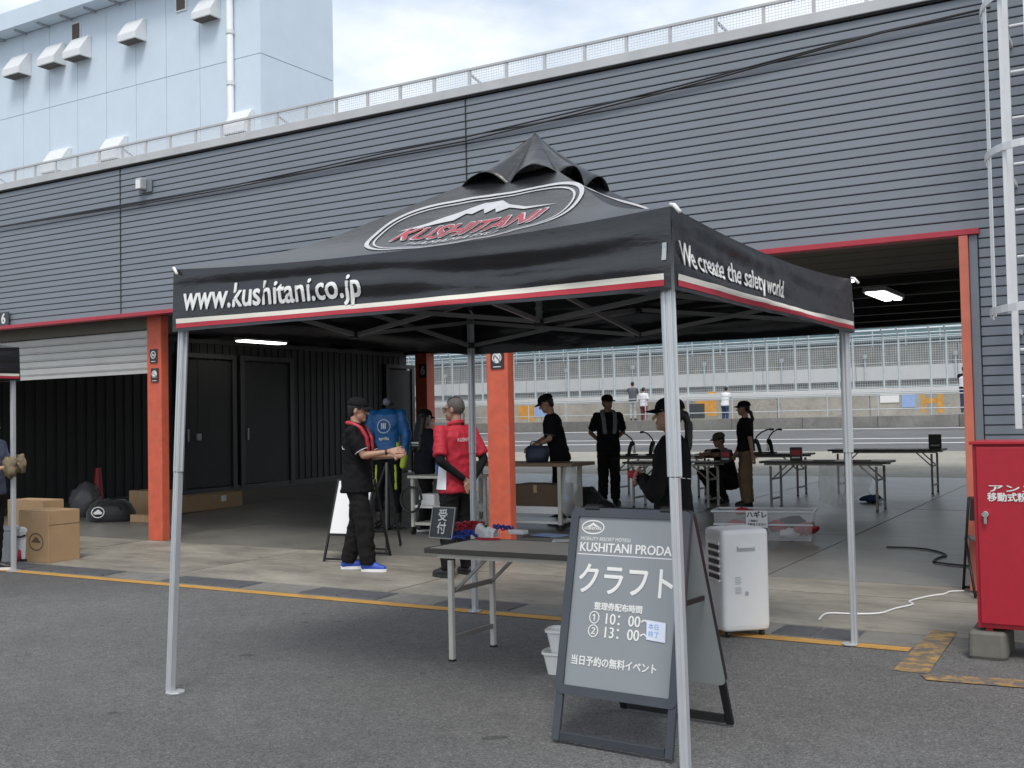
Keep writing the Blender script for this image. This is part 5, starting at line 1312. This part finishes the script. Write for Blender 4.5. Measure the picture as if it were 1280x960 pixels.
def person(label, loc, heading, h, pose, st, lod=1, group=None):
    S = h / 1.75; vs_ = (.0072, .012, .026)[lod] / S; cv = (.011, .015, .028)[lod] / S; seed = random.uniform(0, 50)
    root = thing('person', label, 'person', loc, R(heading), group); root.scale = (S, S, S)
    pz = pose.get('pz', .93); lean = R(pose.get('lean', 0)); px_ = pose.get('px', 0.0)
    pel = Vector((px_, 0, pz))
    Ml = Matrix.Rotation(lean, 3, 'Y')
    def T(v): return pel + Ml @ (Vector(v) - Vector((0, 0, .93)))
    def TM(mb): mb.v = [T(v) for v in mb.v]; return mb
    bw = st.get('build', 1.0)
    sh = {s: T((0, s * .182 * bw, 1.405)) for s in (1, -1)}
    hip = {s: pel + Vector((0, s * .088, -.03)) for s in (1, -1)}
    g = lambda k, dflt: Vector(pose.get(k, dflt))
    el = {1: g('el', sh[1] + Vector((-.02, .06, -.28))), -1: g('er', sh[-1] + Vector((-.02, -.06, -.28)))}
    wr = {1: g('wl', el[1] + Vector((.05, .0, -.25))), -1: g('wr', el[-1] + Vector((.05, -.0, -.25)))}
    kn = {1: g('kl', (px_ + .02, .095, .5)), -1: g('kr', (px_ + .02, -.095, .5))}
    an = {1: g('al', (px_ - .01, .1, .085)), -1: g('ar', (px_ - .01, -.1, .085))}
    pnl, pnr = Vector(pose.get('pnl', (0, -1, 0))), Vector(pose.get('pnr', (0, 1, 0)))
    # ---- head frame
    hc = T((.02, 0, 1.625)) + Vector(pose.get('hoff', (0, 0, 0)))
    Hm = Matrix.Rotation(R(pose.get('turn', 0)), 3, 'Z') @ Matrix.Rotation(lean * .4 + R(pose.get('nod', 0)), 3, 'Y')
    def Hp(x, y, z): return hc + Hm @ Vector((x, y, z))
    # ---- body (one continuous skin)
    b = MB(); tor = MB()
    tor.loft([(0, 0, .80, .09, .14), (0, 0, .90, .105, .16), (0, 0, 1.0, .098, .148), (0, 0, 1.1, .092, .135), (.005, 0, 1.25, .105, .155 * bw), (0, 0, 1.36, .10, .165 * bw), (-.005, 0, 1.43, .07, .12), (0, 0, 1.465, .052, .062)], 18, 2.3)
    TM(tor); b.v, b.f, b.m = tor.v, tor.f, tor.m
    b.caps(T((-.005, 0, 1.42)), hc + Hm @ Vector((-.02, 0, -.07)), .056, .05)
    b.ell(hc + Hm @ Vector((-.008, 0, .022)), (.094, .076, .098), Hm); b.ell(hc + Hm @ Vector((.022, 0, -.045)), (.066, .058, .068), Hm)
    b.caps(Hp(.03, 0, -.09), Hp(.072, 0, -.088), .03, .022, 8)
    b.caps(Hp(.086, 0, .012), Hp(.112, 0, -.025), .009, .014, 8); b.caps(Hp(.07, -.03, .022), Hp(.07, .03, .022), .022, .022, 8)
    b.ell(Hp(.082, 0, -.056), (.014, .024, .012), Hm, 10, 6)
    for s in (1, -1): b.ell(Hp(-.005, s * .078, -.008), (.019, .009, .031), Hm @ Matrix.Rotation(s * .3, 3, 'Z'), 10, 6)
    for s in (1, -1):
        b.caps(T((0, s * .13 * bw, 1.40)), sh[s], .055, .05); b.caps(sh[s], el[s], .047 * bw, .037); b.caps(el[s], wr[s], .038, .025)
        hd = pose.get('hd' + ('l' if s == 1 else 'r')); hd = Vector(hd) if hd else (wr[s] - el[s])
        hand(b, wr[s] + hd.normalized() * .012, hd, pnl if s == 1 else pnr, pose.get('th' + ('l' if s == 1 else 'r'), 1 if s == 1 else -1), pose.get('curl', .5))
        b.caps(hip[s], kn[s], .078, .052); b.caps(kn[s], an[s], .052, .036); b.caps(an[s], an[s] + Vector((.09, 0, -.045)), .03, .02)
    body = put('body', vox(b, vs_, 3), st.get('skin', SKIN), root)
    # ---- face
    if lod < 2:
        for s in (1, -1):
            e = MB(); e.ell(Hp(.0835, s * .031, .006), (.009, .0135, .006), Hm, 10, 6); put('eye', e.mesh('eye'), LENS, root)
            e = MB(); e.caps(Hp(.089, s * .016, .026), Hp(.081, s * .048, .024), .0045, .003, 6); put('eyebrow', e.mesh('eyebrow'), HAIR, root)
        e = MB(); e.caps(Hp(.0925, -.02, -.0565), Hp(.0925, .02, -.0565), .0035, .0035, 6); put('mouth', e.mesh('mouth'), MAROON, root)
    # ---- shirt
    hem = st.get('hem', .86); c = MB(); k = .018; fl_ = st.get('flare', 0.0)
    c.loft([(0, 0, hem, .118 + k + fl_, .166 + k + fl_), (0, 0, .95, .115 + k, .166 + k), (0, 0, 1.08, .106 + k, .15 + k), (.006, 0, 1.25, .112 + k, .162 * bw + k), (0, 0, 1.36, .104 + k, .17 * bw + k), (-.004, 0, 1.43, .078 + k * .8, .125 + k), (0, 0, 1.47, .062, .074)], 22, 2.4)
    TM(c)
    lng = st.get('sleeve', 'short')
    for s in (1, -1):
        c.caps(T((0, s * .12 * bw, 1.40)), sh[s], .066, .062)
        if lng == 'short': e_ = sh[s] + (el[s] - sh[s]) * .82; c.caps(sh[s], sh[s] + (el[s] - sh[s]) * .3, .063, .06); c.cyl(sh[s], e_, .061, .064, 14)
        else: c.caps(sh[s], el[s], .067, .056); c.cyl(el[s], el[s] + (wr[s] - el[s]) * .97, .056, .042, 14); c.caps(el[s], el[s], .056)
    put('shirt', vox(c, cv, 3, (.0105, .011, .008)[lod], seed), st['shirt'], root)
    if st.get('cuff'):
        for s in (1, -1):
            e_ = sh[s] + (el[s] - sh[s]) * .815; d_ = (el[s] - sh[s]).normalized(); x_, y_ = MB().frame(d_); e = MB()
            e.tube([e_ + (x_ * math.cos(q) + y_ * math.sin(q)) * .066 for q in [i * .3142 for i in range(21)]], .004, 5); put('cuff_piping', e.mesh('cuff'), st['cuff'], root)
    if st.get('collar'):
        e = MB(); e.grid(lambda u, v: T((.068 * math.cos(u * 6.283) * (1 + .12 * v), .08 * math.sin(u * 6.283) * (1 + .12 * v), 1.505 - .035 * v - .02 * math.cos(u * 6.283))), 24, 3); o = put('collar', e.mesh('collar'), st['collar'], root); md = o.modifiers.new('t', 'SOLIDIFY'); md.thickness = .006
    if st.get('armcover'):
        e = MB()
        for s in (1, -1): e.caps(sh[s] + (el[s] - sh[s]) * .5, el[s], .05, .043); e.caps(el[s], el[s] + (wr[s] - el[s]) * .95, .043, .031)
        put('arm_sleeves', vox(e, cv, 2, .003, seed), st['armcover'], root)
    # ---- trousers
    t = MB(); tl = MB(); tl.loft([(0, 0, .80, .115, .165), (0, 0, .90, .12, .172), (0, 0, 1.0, .112, .16), (0, 0, 1.03, .108, .155)], 20, 2.3); TM(tl); t.v, t.f, t.m = tl.v, tl.f, tl.m
    wd = st.get('leg', 1.0)
    for s in (1, -1):
        t.caps(hip[s], hip[s] + (kn[s] - hip[s]) * .3, .098, .094); t.caps(hip[s], kn[s], .094, .07 * wd); t.caps(kn[s], kn[s] + (an[s] - kn[s]) * .5, .07 * wd, .064 * wd)
        t.cyl(kn[s] + (an[s] - kn[s]) * .2, an[s] + Vector((0, 0, -.005)) , .067 * wd, .058 * wd, 14)
    put('trousers', vox(t, cv, 3, (.012, .012, .008)[lod], seed + 9), st['pants'], root)
    # ---- shoes
    for s in (1, -1):
        a = an[s]; fd = Vector(pose.get('fl' if s == 1 else 'fr', (1, s * .15, 0))).normalized(); sd_ = Vector((-fd.y, fd.x, 0)); z0 = a.z - .085; q = MB()
        f = lambda x, y, z: Vector((a.x, a.y, z0)) + fd * x + sd_ * y + Vector((0, 0, z))
        q.caps(f(-.04, 0, .052), f(.06, 0, .052), .04, .042); q.caps(f(.06, 0, .05), f(.165, 0, .036), .044, .03); q.caps(f(-.035, 0, .06), f(-.02, 0, .10), .038, .04); q.caps(f(.0, 0, .09), f(.1, 0, .058), .03, .032)
        m2 = vox(q, cv * .6, 3)
        for v in m2.vertices: v.co.z = max(v.co.z, z0 + .02)
        so_ = put('shoe', m2, st.get('shoe', BLKP), root)
        q = MB(); ol = []
        for i in range(20):
            tt = 2 * math.pi * i / 20; x = .06 + .14 * math.cos(tt); y = .046 * math.sin(tt) * (1 + .12 * math.cos(tt)); ol.append(f(x, y, .002))
        q.prism(ol, (0, 0, .03)); put('sole', q.mesh('sole'), st.get('sole', BLKP), so_, False)
    # ---- hair
    hs = st.get('hair', 'short')
    q = MB(); q.ell(hc + Hm @ Vector((-.018, 0, .028)), (.092, .08, .094), Hm, 20, 14)
    if hs in ('short', 'pony', 'long', 'bun'): q.ell(hc + Hm @ Vector((-.048, 0, -.02)), (.05, .066, .06), Hm, 16, 10)
    if hs == 'buzz':
        q = MB(); q.ell(hc + Hm @ Vector((-.016, 0, .03)), (.092, .0785, .094), Hm, 24, 16); top = MB(); top.ell(hc + Hm @ Vector((-.01, 0, .06)), (.085, .06, .07), Hm, 16, 10); put('hair_top', vox(top, .008, 2, .002), HAIR, root)
    if hs == 'pony':
        q.caps(Hp(-.09, 0, .0), Hp(-.12, .0, .0), .026, .028)
        pts = [Hp(-.12, 0, .0), Hp(-.145, 0, -.07), Hp(-.145, 0, -.15), Hp(-.14, .01, -.24), Hp(-.13, .01, -.3)]
        for (a, b2), r in zip(zip(pts[:-1], pts[1:]), (.026, .03, .028, .018)): q.caps(a, b2, r, r * .85)
    if hs == 'long':
        for y in (-.06, -.03, 0, .03, .06): q.caps(Hp(-.055, y, -.02), T((-.125, y * 1.5, 1.18 + .04 * math.cos(y * 30))), .045, .032)
    if hs == 'low':
        q.caps(Hp(-.08, 0, -.04), Hp(-.12, 0, -.08), .03, .03); pts = [Hp(-.12, 0, -.07), Hp(-.14, 0, -.16), Hp(-.13, 0, -.25)]
        for a, b2 in zip(pts[:-1], pts[1:]): q.caps(a, b2, .032, .022)
    put('hair', vox(q, .008 if lod < 2 else .02, 2, .003, seed), st.get('haircol', BUZZ if hs == 'buzz' else HAIR), root)
    # ---- cap
    if st.get('cap'):
        q = MB()
        def dome(u, v):
            t_ = R(90 * v); r = math.cos(t_) ** .72; return Hp(-.012 + .112 * r * math.cos(u * 6.2832), .09 * r * math.sin(u * 6.2832), .045 + .088 * math.sin(t_) ** .95)
        q.grid(dome, 28, 10); cp = put('cap', q.mesh('cap'), st['cap'], root); md = cp.modifiers.new('t', 'SOLIDIFY'); md.thickness = .004
        q = MB(); sg_ = -1 if st.get('capback') else 1
        def brim(u, v):
            a = R(-62 + 124 * u); r0 = Vector((.095 * math.cos(a), .085 * math.sin(a))); ext = .082 * v * math.cos(a * .75)
            return Hp(sg_ * (r0.x + ext) - .008, r0.y * (1 - .05 * v), .047 - .018 * v - .022 * (math.sin(a) ** 2))
        q.grid(brim, 18, 5); o = put('brim', q.mesh('brim'), st['cap'], cp); md = o.modifiers.new('t', 'SOLIDIFY'); md.thickness = .004
    if st.get('glasses'):
        q = MB()
        for s in (1, -1):
            q.tube([Hp(.105 - abs(math.cos(t_)) * .003, s * .033 + .022 * math.cos(t_), .004 + .017 * math.sin(t_)) for t_ in [i * .4189 for i in range(16)]], .0025, 5); q.tube([Hp(.1, s * .055, .01), Hp(.05, s * .078, .012), Hp(-.005, s * .082, .008)], .0025, 5)
        q.tube([Hp(.106, -.011, .006), Hp(.106, .011, .006)], .0025, 5); put('glasses', q.mesh('glasses'), BLKP, root)
    # ---- towel
    if st.get('towel'):
        path = [(.128, .075, 1.14), (.135, .085, 1.24), (.13, .09, 1.34), (.075, .098, 1.44), (0, .095, 1.485), (-.07, .06, 1.5), (-.088, 0, 1.5), (-.07, -.06, 1.5), (0, -.095, 1.485), (.075, -.098, 1.44), (.13, -.09, 1.34), (.135, -.085, 1.24), (.128, -.075, 1.14)]
        q = MB()
        for a, b2 in zip(path[:-1], path[1:]):
            for dy in (-.014, .014): q.caps(T((a[0], a[1] + dy, a[2])), T((b2[0], b2[1] + dy, b2[2])), .019, .019, 8)
        put('towel', vox(q, .01, 2, .004, seed), st['towel'], root)
    for fn in st.get('extra', []): fn(root, T, Hp, sh, el, wr)
    return root

def back_text(s, w, z, hh, m=WPRT, cx=0.0):
    def fn(root, T, Hp, sh, el, wr):
        vs, fs = text(s, 1); L0 = min(v[0] for v in vs); L1 = max(v[0] for v in vs); H0 = min(v[1] for v in vs); H1 = max(v[1] for v in vs)
        q = MB(); q.add([T((-.148 - .012 + .09 * abs(((u - L0) / (L1 - L0) - .5) * w) , -((u - L0) / (L1 - L0) - .5) * w + cx, z + ((v - H0) / (H1 - H0) - .5) * hh)) for u, v in vs], fs); put('back_print', q.mesh('print'), m, root, False)
    return fn
def chest_mark(y, z, w, h, m):
    def fn(root, T, Hp, sh, el, wr):
        q = MB(); q.poly([T((.139, y - w / 2, z)), T((.139, y + w / 2, z)), T((.136, y + w * .3, z + h)), T((.136, y - w * .3, z + h))]); put('chest_mark', q.mesh('mark'), m, root, False)
    return fn
def piping(pts, m=WPRT, r=.0035):
    def fn(root, T, Hp, sh, el, wr):
        q = MB(); q.tube([T(p) for p in pts], r, 5); put('piping', q.mesh('piping'), m, root)
    return fn
def side_panel(s, m):
    def fn(root, T, Hp, sh, el, wr):
        q = MB()
        def f(u, v):
            a = R(90 - 34 + 60 * u); z = .852 + (1.21 - .852) * v; rx = .15 - .012 * v; ry = .207 - .024 * math.sin(v * 1.9); pw = 2 / 2.4
            c_, s_ = math.cos(a), math.sin(a); k = 1 - v * .25
            return T((rx * math.copysign(abs(c_) ** pw, c_) * k + 0, s * ry * abs(s_) ** pw + s * .006, z))
        q.grid(f, 8, 12); put('side_panel', q.mesh('panel'), m, root)
    return fn
def wristband(s, m):
    def fn(root, T, Hp, sh, el, wr):
        d = (wr[s] - el[s]).normalized(); q = MB(); q.cyl(wr[s] - d * .035, wr[s] - d * .015, .031, n=12); put('watch', q.mesh('watch'), m, root)
    return fn
def held(s, m, r, off=(0.07, 0, 0), name='phone'):
    def fn(root, T, Hp, sh, el, wr):
        q = MB(); q.ell((0, 0, 0), r, None, 22, 14); q.v = [wr[s] + Vector(off) + v * (1 + .45 * noise.noise(v * 26 + Vector((s, 0, 0)))) for v in q.v]; put(name, q.mesh(name), m, root)
    return fn

c = gr(448, 713); c.z = G(c.y)
person('man in black polo, red towel and blue trainers gesturing with both hands', c, 24, 1.73,
       dict(er=(.13, -.215, 1.17), wr=(.36, -.13, 1.20), el=(.14, .20, 1.15), wl=(.36, .09, 1.15), pnl=(0, -.6, .8), pnr=(0, .8, -.3), thl=1, thr=-1, curl=.25, ar=(.13, -.1, .085), al=(-.13, .1, .085), kr=(.09, -.1, .5), kl=(-.02, .1, .5), nod=8),
       dict(shirt=BLKC, pants=BLKT, shoe=BLUES, sole=WHITEP, cap=BLKC, towel=RPRT, hair='short', hem=.80, flare=.022, build=1.08, leg=1.25, glasses=True, cuff=WPRT, collar=BLKC,
            extra=[piping([(-.13, -.08, 1.26), (-.1, -.155, 1.235), (-.03, -.187, 1.23), (.05, -.18, 1.25)]), wristband(-1, BLKP), chest_mark(-.06, 1.3, .05, .02, WPRT)]), 0)
c = gr(573, 720); c.z = G(c.y)
person('man in red polo with black arm sleeves, hands clasped behind his back', c, 163, 1.71,
       dict(el=(-.09, .275, 1.13), wl=(-.175, .05, .95), er=(-.09, -.275, 1.13), wr=(-.18, -.05, .93), hdl=(-.1, -.7, -.6), hdr=(-.1, .7, -.5), pnl=(-1, 0, 0), pnr=(-1, 0, 0), turn=28, al=(.0, .13, .085), ar=(.0, -.13, .085), curl=.45),
       dict(shirt=REDC, pants=BLKT, hair='buzz', armcover=BLKC, hem=.82, build=1.04, flare=.01, glasses=True, collar=REDC, shoe=BLKP, sole=BLKP, skin=SKIND, leg=1.1,
            extra=[side_panel(1, WCL), back_text('KUSHITANI', .2, 1.33, .035)]), 0)
c = gr(532, 663); c.z = G(c.y)
person('long-haired person in black cap and clothes standing with back turned by the cart', c, 62, 1.6,
       dict(al=(.16, .12, .085), kl=(.1, .11, .5), ar=(-.12, -.13, .085), kr=(-.03, -.12, .5), nod=12, er=(.06, -.23, 1.14), wr=(.2, -.1, 1.05), el=(.06, .23, 1.14), wl=(.2, .1, 1.05)),
       dict(shirt=NAVY, pants=BLKT, hair='long', cap=BLKC, sleeve='long', sole=WHITEP, shoe=BLKP, hem=.84, extra=[back_text('━━━━', .24, 1.27, .02), back_text('━━━━', .24, 1.235, .007)]), 1)
Yl = by + .98; q = uy(699, 560, Yl)
person('man in black jacket and cap leaning over the bag on the work bench', (q.x, Yl, G(Yl)), 212, 1.78,
       dict(lean=12, nod=20, el=(.14, .24, 1.13), wl=(.34, .1, 1.03), er=(.16, -.22, 1.15), wr=(.36, -.08, 1.04), pnl=(0, 0, -1), pnr=(0, 0, -1)),
       dict(shirt=BLKC, pants=BLKT, hair='short', cap=BLKC, sleeve='short', hem=.82, cuff=GREYC, extra=[chest_mark(.07, 1.3, .05, .02, WPRT)]), 1)
c = gr(762, 630); c.z = G(c.y)
person('man in black with grey towel round his neck, arms behind his back', c, -52, 1.76,
       dict(el=(-.09, .27, 1.15), wl=(-.15, .06, .96), er=(-.09, -.27, 1.15), wr=(-.15, -.06, .95), turn=25),
       dict(shirt=BLKC, pants=BLKT, cap=BLKC, hair='short', towel=GREYC, hem=.84, skin=SKIND, leg=1.15), 1)
pw_ = O + (FW + RT * ((838 - 640) / FPX)) * 7.45
person('woman in black cap with ponytail holding something red behind the A-frame sign', (pw_.x, pw_.y, 0), 196, 1.62,
       dict(el=(.10, .25, 1.06), wl=(.22, .06, 1.17), er=(.08, -.22, 1.08), wr=(.22, -.03, 1.15), pnl=(0, -1, .2), pnr=(0, 1, .2), turn=12, curl=.9),
       dict(shirt=BLKC, pants=BLKT, cap=BLKC, hair='pony', sleeve='long', hem=.80, flare=.02, extra=[back_text('KUSHITANI', .22, 1.31, .03), back_text('━━━━', .2, 1.27, .010), piping([(-.02, .19, 1.2), (-.09, .15, 1.17), (-.135, .06, 1.16), (-.14, -.06, 1.16), (-.09, -.15, 1.17), (-.02, -.19, 1.2)]), held(1, RPRT, (.045, .03, .04), (.06, -.03, .02), 'red_pouch')]), 0)
c = gr(908, 630); c = Vector((c.x - .1, c.y + .25, G(c.y + .25)))
person('person in olive cap crouching with arms folded on a folding table', c, 232, 1.68,
       dict(pz=.36, lean=14, kl=(.36, .2, .52), kr=(.33, -.2, .48), al=(.12, .18, .085), ar=(.08, -.18, .085), el=(.28, .22, .80), wl=(.36, -.02, .80), er=(.28, -.2, .80), wr=(.36, .04, .83), nod=5, px=-.08),
       dict(shirt=BLKC, pants=BLKT, cap=OLIVE, hair='short', hem=.84, skin=SKIND), 1)
c = gr(934, 633); c.z = G(c.y)
person('woman in black T-shirt and loose tan trousers in left profile', c, 205, 1.6,
       dict(el=(-.05, .235, 1.12), wl=(-.08, .27, .87), er=(.04, -.22, 1.12), wr=(.14, -.18, .9)),
       dict(shirt=BLKC, pants=TAN, cap=BLKC, hair='low', hem=.92, leg=1.5), 1)
# people on the far pit wall
def far(px, Y, z, label, heading, h, pose, st, box=True):
    q = uy(px, 500, Y)
    if box and z - G(Y) > .06:
        mb = MB(); bz_ = G(Y); mb.bx(-.4, .4, -.35, .35, 0, z - bz_ - .05); t = thing('step_box', 'step box under the ' + label, 'step', (q.x, Y, bz_), 0, 'step boxes along the pit wall'); mb.build('frame', GRATE, t)
        mb = MB(); mb.bx(-.43, .43, -.38, .38, z - bz_ - .048, z - bz_); mb.build('tread', STEELP, t)
    person(label, (q.x, Y, z), heading, h, pose, st, 2, 'people along the far pit wall')
up = dict(el=(.16, .2, 1.2), wl=(.3, .08, 1.38), er=(.16, -.2, 1.2), wr=(.3, -.08, 1.38))
far(791, 46.2, 1.42, 'spectator in grey shirt and pale trousers', 100, 1.82, dict(up), dict(shirt=mat('grey_check', (.09, .095, .11), .8), pants=mat('pale_trousers', (.4, .4, .4), .8, var=.4), hair='short'))
far(804.5, 46.2, 1.22, 'spectator in white shirt and maroon trousers', 80, 1.74, dict(), dict(shirt=WCL, pants=MAROON, hair='short', sole=WHITEP))
far(906, 46.2, 1.12, 'photographer in white vest and dark trousers', 75, 1.76, dict(up, lean=10), dict(shirt=WCL, pants=JEAN, hair='short'))
far(1206, 45.6, 1.5, 'photographer in white vest and blue jeans', 85, 1.82, dict(up), dict(shirt=BLKC, pants=JEAN, hair='short', extra=[]))
# white vest for the last photographer
lp = [o for o in COL.objects if o.name.startswith('person')][-1]
e = MB(); e.loft([(0, 0, .95, .142, .192), (0, 0, 1.1, .135, .178), (0, 0, 1.3, .142, .19), (0, 0, 1.42, .11, .13)], 20, 2.4); put('vest', vox(e, .028, 2), WCL, lp)
# visitor cut off by the left edge
c = gr(-13, 714); c.z = 0
person('visitor in slate blue shirt with camouflage gloves at the left edge', c, 20, 1.66,
       dict(el=(.08, .22, 1.12), wl=(.27, .1, 1.16), er=(.08, -.22, 1.12), wr=(.27, -.1, 1.16), curl=.8),
       dict(shirt=SLATE, pants=BLKT, hair='short', sole=WHITEP, hem=.86, extra=[held(-1, CAMO, (.09, .07, .12), (.04, .03, .0), 'camouflage_glove'), held(1, CAMO, (.09, .07, .1), (.04, -.02, .03), 'camouflage_glove')]), 1)
t = thing('shoulder_bag', 'red bag on the ground behind the left-edge visitor', 'bag', gr(18, 703) + Vector((-.1, .12, 0)), R(10))
mb = MB(); mb.loft([(0, 0, .0, .13, .08), (0, 0, .12, .13, .08), (0, 0, .2, .08, .03)], 20, 3); mb.build('body', RPRT, t, smooth=True)
mb = MB(); mb.tube([(-.07, 0, .19), (-.04, 0, .28), (.04, 0, .28), (.07, 0, .19)], .01, 6); mb.build('handle', BLKF, t, smooth=True)

# ---------------------------------------------------------------- racing suit on its stand
b = MB()
b.loft([(0, 0, .86, .10, .15), (0, 0, .95, .115, .165), (0, 0, 1.1, .11, .15), (0, 0, 1.28, .13, .18), (0, 0, 1.4, .12, .2), (0, 0, 1.47, .06, .08)], 22, 2.4)
for s in (1, -1): b.caps((0, s * .18, 1.4), (.0, s * .25, 1.15), .07, .06); b.caps((.0, s * .25, 1.15), (.09, s * .25, .93), .06, .045)
put('jacket', vox(b, .012, 3, .007, 3), BLUEC, rs)
b = MB()
for s in (1, -1): b.caps((0, s * .09, .9), (.03, s * .11, .55), .09, .07); b.caps((.03, s * .11, .55), (0, s * .12, .2), .068, .05)
put('leggings', vox(b, .012, 3, .007, 5), BLKC, rs)
for s in (1, -1):
    b = MB(); b.caps((.10, s * .25, .9), (.15, s * .24, .78), .045, .04); put('glove', vox(b, .01, 2), LIME, rs)
    b = MB(); b.caps((.075, s * .12, .78), (.09, s * .13, .5), .022, .02); put('knee_slider', vox(b, .01, 2), LIME, rs)
    b = MB(); b.caps((.09, s * .16, 1.05), (.085, s * .16, .9), .02, .02); put('side_flash', vox(b, .01, 2), LIME, rs)
b = MB(); f_ = lambda u, v: Vector((.153 - 1.2 * u * u * 1.3, -u * -1, 1.26 + v)); ringband(b, f_, 0, 0, .085, .085, .008, 30); text_on(b, 'III', .09, f_, bold=.004); vs, fs = text('aprilia', .055, bold=.002); b.add([Vector((.148 - 1.2 * u * u, u, 1.11 + v)) for u, v in vs], fs); put('chest_print', b.mesh('print'), WPRT, rs, False)
b = MB(); b.cyl((0, 0, .01), (0, 0, 1.55), .018); b.cyl((-.03, -.1, 1.53), (-.03, .1, 1.53), .012); b.box((0, 0, .012), (.5, .08, .02)); b.box((0, 0, .0125), (.08, .5, .021)); put('stand', b.mesh('stand'), BLKM, rs, False)
b = MB(); b.ell((.01, 0, 1.56), (.06, .05, .05), None, 14, 8); put('stand_head', b.mesh('head'), GREYC, rs)
bt = MB()
for s in (1, -1): bt.caps((.0, s * .12, .2), (0, s * .12, .08), .055, .05); bt.caps((0, s * .12, .07), (.16, s * .13, .05), .045, .035)
put('boots', vox(bt, .012, 2), BLKP, rs)
